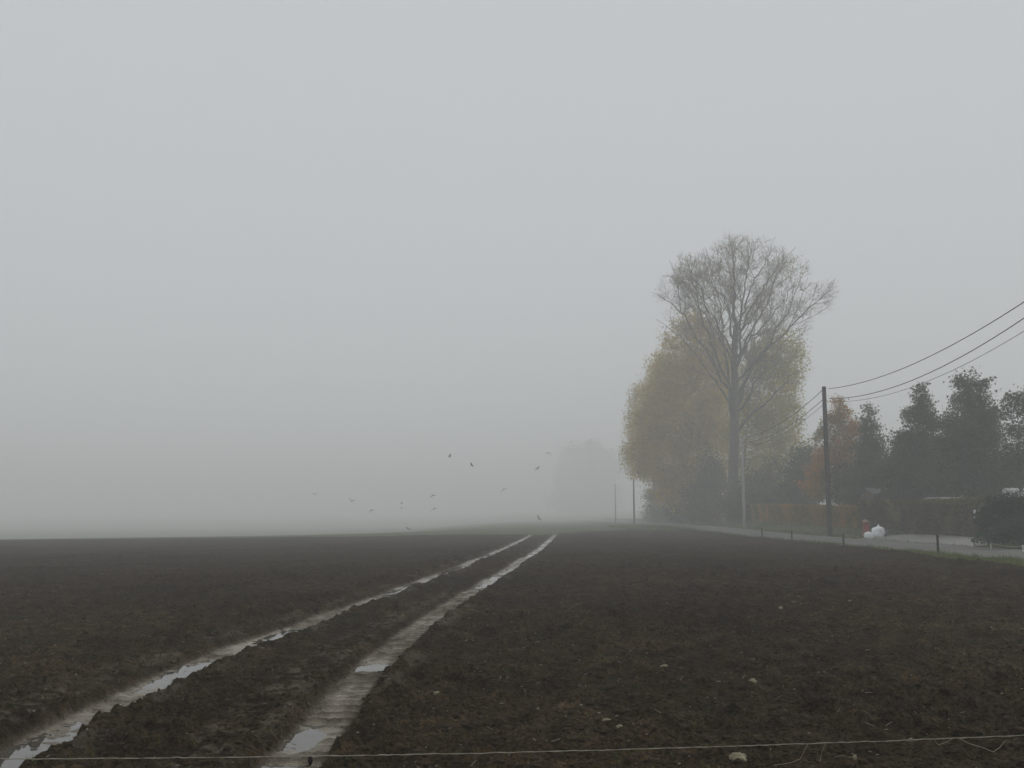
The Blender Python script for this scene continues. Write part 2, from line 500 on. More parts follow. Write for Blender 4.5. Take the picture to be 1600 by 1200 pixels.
# ------------------------------------------------------------------ the ploughed field
NR, NC = 880, 760
yr = 2.2 * (96 / 2.2) ** np.linspace(0, 1, NR)
sc = np.linspace(0, 1, NC)
lo = np.concatenate([np.linspace(0, .16, 60, endpoint=False), np.linspace(.16, 1, NC - 60)])
Yg = np.repeat(yr[:, None], NC, 1)
xl = -.62 * yr - 1.5
xr = edge_u(yr) + .03 * yr
xr = np.minimum(xr, .95 * yr + 6)
far_l = -1.7 * yr - 8
col = np.empty((NR, NC))
k = 60
w1 = np.linspace(0, 1, k, endpoint=False) ** .6
w2 = np.linspace(0, 1, NC - k)
col[:, :k] = far_l[:, None] + (xl - far_l)[:, None] * w1[None]
col[:, k:] = xl[:, None] + (xr - xl)[:, None] * w2[None]
Xg = col
stretch = 1 + (.16 * ss(2, 12, Xg) + .03 * perlin(Xg * .07, Xg * 0, 33)) * ss(60, 96, Yg)
Yg = Yg * stretch
hh, mud = soil_height(Xg, Yg, True)
Zg = plane(Xg, Yg) + hh
# the border of the ploughed soil sinks into the ground
b_r = ss(0, .5, (edge_u(Yg) + .03 * Yg) - Xg)
b_f = ss(0, 1.2, (96 * stretch - Yg))
brd = np.minimum(b_r, b_f)
Zg = Zg + .10 * np.exp(-((((edge_u(Yg) + .03 * Yg) - Xg) - .7) / .5) ** 2) - (1 - brd) * .16
fme = mesh_np('field', np.stack([Xg, Yg, Zg], -1).reshape(-1, 3), grid_faces(NR, NC), True)
att = fme.attributes.new('mud', 'FLOAT', 'POINT')
att.data.foreach_set('value', mud.astype(np.float32).ravel())
tag(link('field', fme, M['soil']), 'dark ploughed field with two wheel ruts running into the fog', 'field', kind='structure')

# loose clods
def unit_ico(sub):
    bm = bmesh.new()
    bmesh.ops.create_icosphere(bm, subdivisions=sub, radius=1)
    v = np.array([q.co[:] for q in bm.verts]); f = np.array([[q.index for q in p.verts] for p in bm.faces])
    bm.free()
    return v, f
ICO1, ICO1F = unit_ico(1)
ICO2, ICO2F = unit_ico(2)

def scatter_lumps(name, n, y0, y1, size, mat, flat=.65, seed=0, tmin=-.6, elong=1.4, label=None, cat=None):
    g = np.random.default_rng(seed)
    Y = y0 * (y1 / y0) ** (g.random(n))
    X = (tmin + (-tmin + .62) * g.random(n)) * Y
    ok = (u_of(X, Y) < edge_u(Y) - .3)
    clearL = np.abs(X - left_x(Y)) > .27
    clearR = np.abs(X - right_x(Y)) > .26
    ok &= (clearL & clearR) | (g.random(n) < .06)
    X, Y = X[ok], Y[ok]; n = len(X)
    s = size[0] * (size[1] / size[0]) ** (g.random(n) ** 2.2)
    Z = field_z(X, Y) + s * .08
    base = ICO1[None] * (1 + .55 * (g.random((n, len(ICO1), 1)) - .5))
    base = base * np.stack([1 + (elong - 1) * g.random(n), np.ones(n), np.full(n, flat) * (.7 + .6 * g.random(n))], -1)[:, None]
    a = g.random(n) * 6.283
    ca, sa = np.cos(a)[:, None], np.sin(a)[:, None]
    vx, vy = base[..., 0] * ca - base[..., 1] * sa, base[..., 0] * sa + base[..., 1] * ca
    V = np.stack([vx, vy, base[..., 2]], -1) * s[:, None, None] + np.stack([X, Y, Z], -1)[:, None]
    F = ICO1F[None] + (np.arange(n) * len(ICO1))[:, None, None]
    o = link(name, mesh_np(name, V.reshape(-1, 3), F.reshape(-1, 3)), mat)
    return tag(o, label, cat, kind='stuff')
scatter_lumps('soil_clods', 22000, 5.0, 36, (.007, .038), M['clod'], seed=3, label='loose dark clods of soil strewn over the field', cat='soil')
scatter_lumps('stone_chips', 1900, 5.8, 60, (.004, .014), M['chips'], seed=5, elong=2.2, flat=.5, label='tiny pale stone chips scattered over the dark soil', cat='stones')

def residue():
    g = np.random.default_rng(21)
    n = 520
    Y = 5.6 * (45 / 5.6) ** g.random(n)
    X = (-.58 + 1.16 * g.random(n)) * Y
    ok = u_of(X, Y) < edge_u(Y) - .4
    X, Y = X[ok], Y[ok]; n = len(X)
    Z = field_z(X, Y) + .03
    L = .010 + .028 * g.random(n) ** 3
    a = g.random(n) * 6.283
    tilt = g.normal(0, .35, n)
    d = np.stack([np.cos(a) * np.cos(tilt), np.sin(a) * np.cos(tilt), np.sin(tilt)], -1)
    side = np.stack([-np.sin(a), np.cos(a), np.zeros(n)], -1) * .0035
    up = np.array([0, 0, .0045])
    c = np.stack([X, Y, Z], -1)
    p0, p1 = c - d * L[:, None], c + d * L[:, None]
    V = np.stack([p0 - side, p0 + side, p0 + up, p1 - side, p1 + side, p1 + up], 1)
    f = np.array([[0, 1, 4, 3], [1, 2, 5, 4], [2, 0, 3, 5]])
    F = f[None] + (np.arange(n) * 6)[:, None, None]
    tag(link('crop_residue', mesh_np('crop_residue', V.reshape(-1, 3), F.reshape(-1, 4)), M['chips']), 'short bits of pale straw and root lying on the soil', 'straw', kind='stuff')
residue()

def seedlings():
    g = np.random.default_rng(22)
    n = 2600
    Y = 5.6 * (30 / 5.6) ** g.random(n)
    X = (-.58 + 1.16 * g.random(n)) * Y
    ok = (u_of(X, Y) < edge_u(Y) - .3) & (perlin(X * .5, Y * .5, 44) > .05)
    ok &= (np.abs(X - left_x(Y)) > .3) & (np.abs(X - right_x(Y)) > .3)
    X, Y = X[ok], Y[ok]; n = len(X)
    Z = field_z(X, Y)
    V, F = [], []
    c = np.stack([X, Y, Z], -1)
    for k in range(3):
        a = g.random(n) * 6.283
        h = .015 + .035 * g.random(n)
        side = np.stack([-np.sin(a), np.cos(a), np.zeros(n)], -1) * .004
        tip = c + np.stack([np.cos(a) * h * .8, np.sin(a) * h * .8, h], -1)
        V.append(np.stack([c - side, c + side, tip], 1))
    V = np.concatenate(V)
    F = np.arange(len(V) * 3).reshape(-1, 3)
    tag(link('weed_seedlings', mesh_np('weed_seedlings', V.reshape(-1, 3), F), M['grass']), 'sparse tiny green seedlings on the soil', 'weeds', kind='stuff')
seedlings()

# puddles
def water_mat():
    m, n, l, b = nodes_of('muddy_water')
    b.inputs['Base Color'].default_value = (.10, .09, .075, 1)
    b.inputs['Roughness'].default_value = .03
    b.inputs['IOR'].default_value = 1.33
    b.inputs['Specular IOR Level'].default_value = .6
    tc = n.new('ShaderNodeTexCoord'); t = n.new('ShaderNodeTexNoise')
    t.inputs['Scale'].default_value = 6
    l.new(tc.outputs['Object'], t.inputs['Vector'])
    bp = n.new('ShaderNodeBump'); bp.inputs['Distance'].default_value = .002
    l.new(t.outputs['Fac'], bp.inputs['Height']); l.new(bp.outputs[0], b.inputs['Normal'])
    return m
M['water'] = water_mat()
for t, y0, hl, hw, off in PUD:
    fx = left_x if t == 'l' else right_x
    n = 14
    yy = np.linspace(y0 - hl * 1.75, y0 + hl * 1.75, n)
    xc = fx(yy)
    ww = np.sqrt(np.clip(1 - ((yy - y0) / (hl * 1.8)) ** 2, 0.02, 1)) * .31
    Xw = np.stack([xc - ww, xc, xc + ww], 1); Yw = np.repeat(yy[:, None], 3, 1)
    lev = float(np.median(soil_height(fx(np.linspace(y0 - hl, y0 + hl, 40)) + off, np.linspace(y0 - hl, y0 + hl, 40)))) + (.011 if hl < 2.9 else .006)
    Zw = plane(fx(np.array([y0])), np.array([y0]))[0] - .012 * (Yw - y0) * (1 if hl > .9 else .3) + lev
    o = link('puddle', mesh_np('puddle', np.stack([Xw, Yw, Zw], -1).reshape(-1, 3), grid_faces(n, 3), True), M['water'])
    tag(o, kind='structure')
lab = ['long grey puddle in the left rut at the lower left corner', 'narrow puddle in the left rut, second nearest', 'bright slim puddle in the left rut, third nearest', 'thin puddle midway along the left rut', 'thin wet streak in the left rut where it bends right']
# ------------------------------------------------------------------ road, driveway
def strip(name, u0, u1, y0, y1, dy, lift, mat, nu=6, camber=.03, wob=0, fn=plane):
    Y = np.arange(y0, y1 + .01, dy)
    e0 = u0 + wob * perlin(Y * .35, Y * 0, 3); e1 = u1 + wob * perlin(Y * .35, Y * 0 + 5, 4)
    t = np.linspace(0, 1, nu)
    U = e0[:, None] + (e1 - e0)[:, None] * t[None]
    YY = np.repeat(Y[:, None], nu, 1)
    X = U + .03 * YY
    Z = fn(X, YY) + lift + camber * (1 - (2 * t[None] - 1) ** 2)
    top = np.stack([X, YY, Z], -1).reshape(-1, 3)
    return link(name, mesh_np(name, top, grid_faces(len(Y), nu), True), mat)
tag(strip('road', 16, 21, -40, 330, 1.5, .0, M['asphalt'], wob=.12), 'narrow grey country road beside the field', 'road', kind='structure')
def drive_fn(X, Y):
    return plane(X, Y) + .24 * ss(21, 24.8, u_of(X, Y))
tag(strip('driveway', 21.03, 24.6, 47.5, 64.5, .5, .01, M['concrete'], camber=.0, wob=.1, fn=drive_fn), 'pale concrete driveway apron joining the road before the hedge', 'driveway', kind='structure')

# ------------------------------------------------------------------ grass on the verges
def verge_grass():
    g = np.random.default_rng(31)
    def band(n, u0, u1, y0, y1):
        Y = y0 * (y1 / y0) ** g.random(n)
        U = u0 + (u1 - u0) * g.random(n)
        return U + .03 * Y, Y
    parts = [band(9000, 13.7, 16.1, 22, 120), band(9000, 20.9, 24.6, 34, 140), band(5000, 24.6, 26.5, 34, 60), band(3500, 10, 16, 96, 150)]
    X = np.concatenate([p[0] for p in parts]); Y = np.concatenate([p[1] for p in parts])
    u = u_of(X, Y)
    keep = ~((u > 21) & (u < 25) & (Y > 47) & (Y < 65)) & ((u > edge_u(Y) - .25) | (Y > 96))
    X, Y = X[keep], Y[keep]; n = len(X)
    Z = terrain(X, Y) - .02
    c = np.stack([X, Y, Z], -1)
    V = []
    for k in range(4):
        a = g.random(n) * 6.283
        h = (.05 + .16 * g.random(n) ** 2) * (.6 + .8 * ss(-.3, .5, perlin(X * .4, Y * .4, 12)))
        c2 = c + np.stack([g.normal(0, .07, n), g.normal(0, .07, n), np.zeros(n)], -1)
        side = np.stack([-np.sin(a), np.cos(a), np.zeros(n)], -1) * .016
        tip = c2 + np.stack([np.cos(a) * h * .6, np.sin(a) * h * .6, h], -1)
        V.append(np.stack([c2 - side, c2 + side, tip], 1))
    V = np.concatenate(V)
    tag(link('grass', mesh_np('grass', V.reshape(-1, 3), np.arange(len(V) * 3).reshape(-1, 3)), M['grass']), 'short rough grass on the road verges', 'grass', kind='stuff')
verge_grass()

# ------------------------------------------------------------------ trees
def colonize(attr, nodes, parents, step, infl, kill, iters, bias, g, jitter=.15):
    P = [np.array(p, float) for p in nodes]
    par = list(parents)
    A = attr.copy()
    pos = np.array(P)
    d = np.linalg.norm(A[:, None] - pos[None], axis=2)
    near = d.argmin(1); nd = d.min(1)
    for _ in range(iters):
        if len(A) == 0:
            break
        act = nd < infl
        if not act.any():
            break
        ids = near[act]
        dirs = A[act] - np.array(P)[ids]
        dirs /= np.linalg.norm(dirs, axis=1)[:, None] + 1e-9
        uq, inv = np.unique(ids, return_inverse=True)
        acc = np.zeros((len(uq), 3))
        np.add.at(acc, inv, dirs)
        acc /= np.linalg.norm(acc, axis=1)[:, None] + 1e-9
        acc += bias + g.normal(0, jitter, acc.shape)
        acc /= np.linalg.norm(acc, axis=1)[:, None] + 1e-9
        new = np.array(P)[uq] + acc * step
        n0 = len(P)
        for q, pid in zip(new, uq):
            P.append(q); par.append(int(pid))
        dn = np.linalg.norm(A[:, None] - new[None], axis=2)
        m = dn.min(1); am = dn.argmin(1) + n0
        better = m < nd
        nd = np.where(better, m, nd); near = np.where(better, am, near)
        keep = nd > kill
        A, nd, near = A[keep], nd[keep], near[keep]
    return np.array(P), np.array(par)

def pipe_radii(pos, par, tip, e, rmax):
    n = len(pos)
    acc = np.zeros(n)
    for i in range(n - 1, 0, -1):
        if acc[i] == 0: acc[i] = tip ** e
        acc[par[i]] += acc[i]
    r = np.maximum(acc, tip ** e) ** (1 / e)
    return np.minimum(r, rmax * (1 + 0 * r)) if rmax else r

def tubes(p0, p1, r0, r1, sides):
    t = p1 - p0
    t = t / (np.linalg.norm(t, axis=1)[:, None] + 1e-9)
    ref = np.where(np.abs(t[:, 2:3]) < .9, np.array([[0, 0, 1.]]), np.array([[1., 0, 0]]))
    a = np.cross(t, ref); a /= np.linalg.norm(a, axis=1)[:, None] + 1e-9
    b = np.cross(t, a)
    w = np.arange(sides) * 2 * math.pi / sides
    ring = a[:, None] * np.cos(w)[None, :, None] + b[:, None] * np.sin(w)[None, :, None]
    V = np.concatenate([p0[:, None] + ring * r0[:, None, None], p1[:, None] + ring * r1[:, None, None]], 1)
    k = np.arange(sides); k2 = (k + 1) % sides
    f = np.stack([k, k2, sides + k2, sides + k], 1)
    F = f[None] + (np.arange(len(p0)) * 2 * sides)[:, None, None]
    return V.reshape(-1, 3), F.reshape(-1, 4)

def join(parts):
    V, F, o = [], [], 0
    for v, f in parts:
        V.append(v); F.append(f + o); o += len(v)
    return np.concatenate(V), np.concatenate(F)

def leaf_quads(c, L, W, g, droop=0.0):
    n = len(c)
    a = g.normal(size=(n, 3)); a[:, 2] -= droop
    a /= np.linalg.norm(a, axis=1)[:, None]
    b = np.cross(a, g.normal(size=(n, 3))); b /= np.linalg.norm(b, axis=1)[:, None]
    k_ = .5 + 1.1 * g.random(n) ** 2
    L = (L * k_)[:, None]; W = (W * k_ * (.7 + .6 * g.random(n)))[:, None]
    V = np.stack([c - a * L * .55, c + a * L * .25 + b * W * .6, c + a * L * .4 - b * W * .5], 1)
    return V.reshape(-1, 3), np.arange(3 * n).reshape(-1, 3)

def in_blobs(blobs, n, g, shell=.0):
    """random points in a union of ellipsoids (centre, radii); shell pushes them outward"""
    vol = np.array([b[1][0] * b[1][1] * b[1][2] for b in blobs]); pr = vol / vol.sum()
    idx = g.choice(len(blobs), n, p=pr)
    d = g.normal(size=(n, 3)); d /= np.linalg.norm(d, axis=1)[:, None]
    r = g.random(n) ** (1 / 3)
    r = shell + (1 - shell) * r
    C = np.array([b[0] for b in blobs])[idx]; S = np.array([b[1] for b in blobs])[idx]
    return C + d * r[:, None] * S

def make_tree(name, label, cat, base, blobs, trunk_path, nattr, leaf=None, nleaf=0, limbs=(), leafsize=(.2, .14), blob_r=.5, tip=.012, expo=2.1, rmax=None,
              step=.45, infl=6, kill=.7, bark='bark', twigs=0, twig_len=.8, bias=(0, 0, .25), seed=0, group=None, shell=.35, lowleaf=None, flat=1.0, big=1.0, split=False, fill=0.0, jit=.15, straight=.25, twig_r=None, spread=.42):
    """base: world point; blobs and trunk_path are relative to it"""
    g = np.random.default_rng(seed)
    root = thing(name, label, cat, base, group)
    A = in_blobs(blobs, nattr, g)
    nodes = [np.array(trunk_path[0], float)]; par = [-1]
    for q in trunk_path[1:]:
        q = np.array(q, float)
        m = max(1, int(np.linalg.norm(q - nodes[-1]) / step))
        p = nodes[-1]
        for k in range(1, m + 1):
            nodes.append(p + (q - p) * k / m + g.normal(0, .02, 3) * (k < m)); par.append(len(nodes) - 2)
    for lm in limbs:
        q0 = np.array(lm[0], float)
        j = int(np.argmin([np.linalg.norm(p - q0) for p in nodes]))
        p, pj = nodes[j], j
        for q in lm[1:]:
            q = np.array(q, float)
            m = max(1, int(np.linalg.norm(q - p) / step))
            p_ = p
            for k in range(1, m + 1):
                nodes.append(p_ + (q - p_) * k / m + g.normal(0, .10, 3)); par.append(pj); pj = len(nodes) - 1
            p = q
    pos, par = colonize(A, nodes, par, step, infl, kill, 120, np.array(bias), g, jit)
    r = pipe_radii(pos, par, tip, expo, rmax)
    r = np.where(r > .06, r * big, r)
    # root flare
    r[0] *= 1.25
    i = np.arange(1, len(pos))
    parts = []
    r1 = r[i]; r0 = np.minimum(r[par[i]], r1 * 1.35 + .01)
    for lo_, hi_, s in ((0, .03, 3), (.03, .1, 5), (.1, 9, 8)):
        m = (r1 >= lo_) & (r1 < hi_)
        if m.any():
            parts.append(tubes(pos[par[i]][m], pos[i][m], r0[m], r1[m], s))
            nbig = len(parts) - 1
    tips = np.ones(len(pos), bool); tips[par[1:]] = False
    fine = np.where((r < .035))[0]
    if len(fine) == 0:
        fine = np.where(tips)[0]
    if twigs:
        par_dir = pos - pos[np.maximum(par, 0)]
        par_dir /= np.linalg.norm(par_dir, axis=1)[:, None] + 1e-9
        ids = g.choice(fine, twigs)
        d = par_dir[ids] + g.normal(0, spread, (twigs, 3)) + np.array([0, 0, .45])
        d /= np.linalg.norm(d, axis=1)[:, None]
        L = twig_len * (.4 + .9 * g.random(twigs))
        p0 = pos[ids]
        mid = p0 + d * (L * .55)[:, None]
        d2 = d + g.normal(0, straight, d.shape) + np.array([0, 0, .2]); d2 /= np.linalg.norm(d2, axis=1)[:, None]
        end = mid + d2 * (L * .45)[:, None]
        rr = np.full(twigs, twig_r or tip * .65)
        parts.append(tubes(p0, mid, rr, rr * .8, 3)); parts.append(tubes(mid, end, rr * .8, rr * .35, 3))
        twig_pts = np.concatenate([mid, end])
    else:
        twig_pts = pos[fine]
    if split and len(parts) > 1:
        V, F = parts.pop(nbig)
        link('trunk', mesh_np('trunk', V, F, True), M['bark'], root)
        V, F = join(parts)
        link('branches', mesh_np('branches', V, F, True), M[bark], root)
    else:
        V, F = join(parts)
        link('trunk', mesh_np('trunk', V, F, True), M[bark], root)
    if leaf and nleaf:
        cand = twig_pts
        if lowleaf is not None:
            pz = cand[:, 2]
            w = np.clip((lowleaf[1] - pz) / (lowleaf[1] - lowleaf[0]), .08, 1)
            w = w * np.clip(.5 + 1.5 * perlin(cand[:, 0] * .35, pz * .35, seed), .05, 2)
            w /= w.sum()
            ids = g.choice(len(cand), nleaf, p=w)
        else:
            w = np.clip(.75 + .9 * perlin(cand[:, 0] * .8 + cand[:, 1] * .5, cand[:, 2] * .9 + cand[:, 1] * .4, seed), .22, 2)
            w /= w.sum()
            ids = g.choice(len(cand), nleaf, p=w)
        C = cand[ids] + np.clip(g.normal(0, 1, (nleaf, 3)), -1.5, 1.5) * blob_r * np.array([1, 1, flat])
        if fill:
            nf = int(nleaf * fill)
            C[:nf] = in_blobs(blobs, nf, g, .3) + np.clip(g.normal(0, 1, (nf, 3)), -1.4, 1.4) * blob_r * .8
        C[:, 2] = np.maximum(C[:, 2], .15)
        V, F = leaf_quads(C, leafsize[0], leafsize[1], g)
        link('crown', mesh_np('crown', V, F), M[leaf], root)
    return root

def blob_px(base, Y, items, dy=0):
    """ellipsoids given by picture centre and half sizes at distance Y -> relative to base"""
    out = []
    s = Y / FPX
    for it in items:
        x, y, rx, ry = it[:4]
        depth = it[4] if len(it) > 4 else rx
        off = it[5] if len(it) > 5 else 0
        p = pix(x, y, Y + off) - Vector(base)
        out.append(((p.x, p.y, p.z), (rx * s, depth * s, ry * s)))
    return out

def base_at(x, Y):
    X = (x - 800) / FPX * Y / (math.cos(PITCH) + (190 / FPX) * math.sin(PITCH)) * 1.0
    # exact ray at about the horizon
    d = pix(x, 815, Y)
    X = d.x
    return Vector((X, Y, float(terrain(np.array(X), np.array(Y))) - .05))

def rel(base, x, y, Y):
    p = pix(x, y, Y) - base
    return (p.x, p.y, p.z)

# the tall, nearly bare poplar
Yp = 122
b = base_at(1147, Yp)
bl = blob_px(b, Yp, [(1150, 475, 86, 90, 80), (1190, 440, 62, 52, 60), (1095, 450, 50, 52, 55), (1048, 460, 28, 30, 40), (1036, 488, 16, 12, 20), (1258, 472, 38, 38, 50), (1296, 452, 14, 16, 20), (1140, 388, 16, 22, 20), (1172, 384, 14, 18, 20), (1208, 392, 16, 18, 20), (1112, 402, 16, 22, 20), (1078, 412, 14, 24, 20), (1232, 418, 16, 16, 20), (1052, 425, 10, 14, 16), (1270, 432, 12, 14, 16), (1190, 375, 8, 10, 14), (1240, 598, 38, 34, 40), (1215, 545, 42, 50, 40), (1110, 540, 40, 50, 50), (1140, 590, 40, 60, 40)])
def limb(*pp):
    return [rel(b, x, y, Yp + off) for x, y, off in pp]

def forked_tree(name, label, base, trunk, limbs, blobs, seed, leafmat, nleaf):
    g = np.random.default_rng(seed)
    root = thing(name, label, 'tree', base)
    C = np.array([q[0] for q in blobs]); S = np.array([q[1] for q in blobs])
    def inside(p, k=1.0):
        return (((p - C) / (S * k)) ** 2).sum(1).min() < 1
    segs = []
    def spline(P, n):
        P = np.array(P, float)
        d = np.concatenate([[0], np.cumsum(np.linalg.norm(np.diff(P, axis=0), axis=1))])
        t = np.linspace(0, d[-1], n)
        Q = np.stack([np.interp(t, d, P[:, k]) for k in range(3)], 1)
        for _ in range(2):
            Q[1:-1] = (Q[:-2] + 2 * Q[1:-1] + Q[2:]) / 4
        return Q
    def put(Q, r0, r1, p=1.0, lv=1):
        n = len(Q)
        t = np.linspace(0, 1, n) ** p
        r = r0 + (r1 - r0) * t
        for k in range(n - 1):
            segs.append((Q[k], Q[k + 1], r[k], r[k + 1], lv))
        return Q, r
    T, tr_ = put(spline(trunk, 26), .82, .34, .8, 0)
    lv1 = []
    for P, r0 in limbs:
        Q = spline(P, 22)
        kk = np.cumsum(g.normal(0, .17, (20, 3)), 0)
        Q[2:] += kk - np.linspace(0, 1, 20)[:, None] * kk[-1] * .6
        lv1.append(put(Q, r0, .022, .75))
    def grow(par, r_par, tpos, length, ang, lv):
        k = int(tpos * (len(par) - 1)); k = min(max(k, 1), len(par) - 2)
        ax = par[k + 1] - par[k - 1]; ax /= np.linalg.norm(ax) + 1e-9
        rnd = g.normal(size=3); side = np.cross(ax, rnd); side /= np.linalg.norm(side) + 1e-9
        d = ax * math.cos(ang) + side * math.sin(ang)
        d[2] += .12; d /= np.linalg.norm(d)
        n = 6 if lv == 2 else 4 if lv == 3 else 3
        pts = [par[k]]
        st = length / (n - 1)
        for q in range(n - 1):
            d = d + g.normal(0, .12, 3) + np.array([0, 0, .065]); d /= np.linalg.norm(d)
            nx = pts[-1] + d * st
            if lv < 4 and q > 0 and not inside(nx, 1.26):
                break
            pts.append(nx)
        return np.array(pts)
    lv2, lv3, tips = [], [], []
    for Q, r in lv1:
        L = np.linalg.norm(np.diff(Q, axis=0), axis=1).sum()
        for q in range(int(L / .98)):
            t = .2 + .79 * g.random() ** .75
            if not inside(Q[int(t * 21)], 1.5): continue
            P = grow(Q, r, t, (L * .40) * (1.1 - .58 * t) * (.6 + .7 * g.random()) + .9, R(30 + 38 * g.random()), 2)
            if len(P) > 2: lv2.append(put(P, min(r[int(t * 21)] * .55, .075), .014, 1, 2))
    for Q, r in lv2:
        L = np.linalg.norm(np.diff(Q, axis=0), axis=1).sum()
        for q in range(int(L / .36)):
            t = .15 + .85 * g.random()
            P = grow(Q, r, t, (.9 + 1.5 * g.random()) * (1.1 - .4 * t), R(26 + 34 * g.random()), 3)
            if len(P) > 2: lv3.append(put(P, .015, .007, 1, 3))
    for Q, r in lv3:
        L = np.linalg.norm(np.diff(Q, axis=0), axis=1).sum()
        for q in range(int(L / .38) + 1):
            P = grow(Q, r, .2 + .8 * g.random(), .45 + .75 * g.random(), R(24 + 36 * g.random()), 4)
            put(P, .0068, .0035, 1, 4); tips.append(P[-1]); tips.append(P[1])
    A = np.array([q[0] for q in segs]); B = np.array([q[1] for q in segs]); ra = np.array([q[2] for q in segs]); rb = np.array([q[3] for q in segs]); lv = np.array([q[4] for q in segs])
    m = lv <= 1
    V, F = tubes(A[m], B[m], ra[m], rb[m], 9)
    link('trunk', mesh_np('trunk', V, F, True), M['bark'], root)
    V, F = join([tubes(A[q], B[q], ra[q], rb[q], sd_) for q, sd_ in (((lv == 2), 5), ((lv >= 3), 3))])
    link('branches', mesh_np('branches', V, F, True), M['bark_grey'], root)
    tips = np.array(tips)
    w = np.clip((30 - tips[:, 2]) / 22, .25, 1) * np.clip(.6 + 1.3 * perlin(tips[:, 0] * .3, tips[:, 2] * .3, seed), .08, 2); w /= w.sum()
    c = tips[g.choice(len(tips), nleaf, p=w)] + g.normal(0, .10, (nleaf, 3))
    V, F = leaf_quads(c, .17, .13, g)
    link('crown', mesh_np('crown', V, F), M[leafmat], root)
    return root
LIMBS = [(limb((1147, 668, 0), (1136, 610, -.6), (1116, 545, -1.4), (1096, 490, -1.8), (1080, 430, -2.2), (1076, 400, -2.2)), .26), (limb((1149, 632, 0), (1172, 585, .5), (1206, 535, 1), (1245, 500, 1.2), (1282, 470, 1), (1308, 440, .8)), .26),
         (limb((1147, 650, 0), (1140, 580, .8), (1128, 500, 1.8), (1118, 430, 2.4), (1110, 385, 2.6)), .24), (limb((1148, 600, 0), (1160, 530, -1), (1172, 450, -1.8), (1184, 375, -2)), .24),
         (limb((1149, 678, 0), (1182, 640, -1), (1218, 615, -1.6), (1252, 585, -2), (1272, 570, -2)), .17), (limb((1146, 618, 0), (1116, 562, .4), (1082, 510, .9), (1048, 475, 1.2), (1020, 455, 1.2)), .22),
         (limb((1148, 565, 0), (1174, 510, 1.8), (1204, 450, 2.6), (1228, 400, 3)), .2), (limb((1148, 555, 0), (1142, 480, -2), (1134, 410, -2.8), (1132, 368, -3)), .2),
         (limb((1150, 510, 0), (1152, 440, .8), (1158, 372, 1.2)), .26), (limb((1149, 575, 0), (1176, 530, -2.4), (1212, 490, -3.6), (1248, 440, -4)), .18),
         (limb((1147, 580, 0), (1120, 510, -2.6), (1098, 460, -3.8), (1060, 420, -4.2)), .18), (limb((1149, 530, 0), (1168, 460, 3), (1196, 400, 4), (1208, 372, 4.2)), .18),
         (limb((1147, 545, 0), (1128, 470, 3), (1096, 420, 4.2), (1090, 392, 4.4)), .18), (limb((1150, 650, 0), (1176, 600, 2), (1200, 560, 3), (1226, 525, 3.4), (1262, 505, 3.5)), .17),
         (limb((1149, 600, 0), (1190, 545, -1.5), (1232, 480, -2.4), (1262, 420, -2.6)), .17), (limb((1148, 570, 0), (1108, 500, 1.4), (1068, 440, 2), (1046, 405, 2)), .16),
         (limb((1149, 640, 0), (1190, 580, 2.6), (1236, 535, 3.4), (1268, 512, 3.6)), .15), (limb((1148, 540, 0), (1182, 470, -3), (1222, 410, -3.6), (1246, 384, -3.8)), .16),
         (limb((1146, 640, 0), (1118, 590, 2), (1086, 545, 2.6), (1048, 512, 3), (1026, 500, 3)), .15)]
forked_tree('poplar_tree', 'tall almost bare tree with fanned upright limbs, the tallest tree in view', b,
            [(0, 0, 0), rel(b, 1146, 760, Yp), rel(b, 1147, 690, Yp), rel(b, 1149, 620, Yp), rel(b, 1147, 560, Yp + .3), rel(b, 1150, 508, Yp)], LIMBS, bl, 101, 'poplarleaf', 9000)
# second stem beside it
Y2 = 127
b = base_at(1160, Y2)
bl = blob_px(b, Y2, [(1195, 610, 55, 60, 50), (1215, 560, 45, 50, 40), (1175, 690, 50, 60, 45), (1215, 660, 40, 40, 40), (1200, 745, 50, 50, 45), (1240, 705, 25, 30, 30)])
make_tree('yellow_leaved_tree', 'thin yellowing tree with a slim trunk right of the tall bare tree', 'tree', b, bl,
          [(0, 0, 0), rel(b, 1164, 700, Y2), rel(b, 1172, 620, Y2)], 700, leaf='olive', nleaf=50000, leafsize=(.24, .18), blob_r=.65, tip=.016, expo=2.2, rmax=.30,
          step=.5, infl=7, kill=.8, twigs=2500, twig_len=.9, seed=102, bark='bark_grey', fill=.5)
# big brown-gold tree left of it
Y3 = 142
b = base_at(1082, Y3)
bl = blob_px(b, Y3, [(1083, 530, 36, 52, 35), (1092, 505, 22, 26, 24), (1075, 600, 58, 62, 55), (1060, 660, 66, 62, 60), (1050, 710, 66, 52, 60), (1105, 640, 50, 80, 50), (1020, 650, 34, 50, 40), (1100, 720, 48, 60, 45), (1018, 715, 34, 34, 40), (1120, 590, 34, 60, 40), (1058, 556, 26, 42, 34), (1036, 605, 30, 42, 36), (1070, 765, 56, 36, 50), (1112, 775, 30, 36, 40)])
make_tree('golden_brown_tree', 'broad leafy golden brown tree just left of the tall bare tree', 'tree', b, bl,
          [(0, 0, 0), rel(b, 1082, 740, Y3), rel(b, 1080, 640, Y3), rel(b, 1082, 560, Y3)], 900, leaf='autumn', nleaf=105000, leafsize=(.27, .21), blob_r=.75, tip=.015, expo=2.2, rmax=.4,
          step=.55, infl=8, kill=.9, twigs=2500, twig_len=.9, seed=103, fill=.35)
Y4 = 185
b = base_at(1022, Y4)
bl = blob_px(b, Y4, [(1015, 660, 34, 70, 36), (1005, 700, 34, 46, 36), (1035, 610, 30, 60, 34), (1000, 730, 28, 18, 30)])
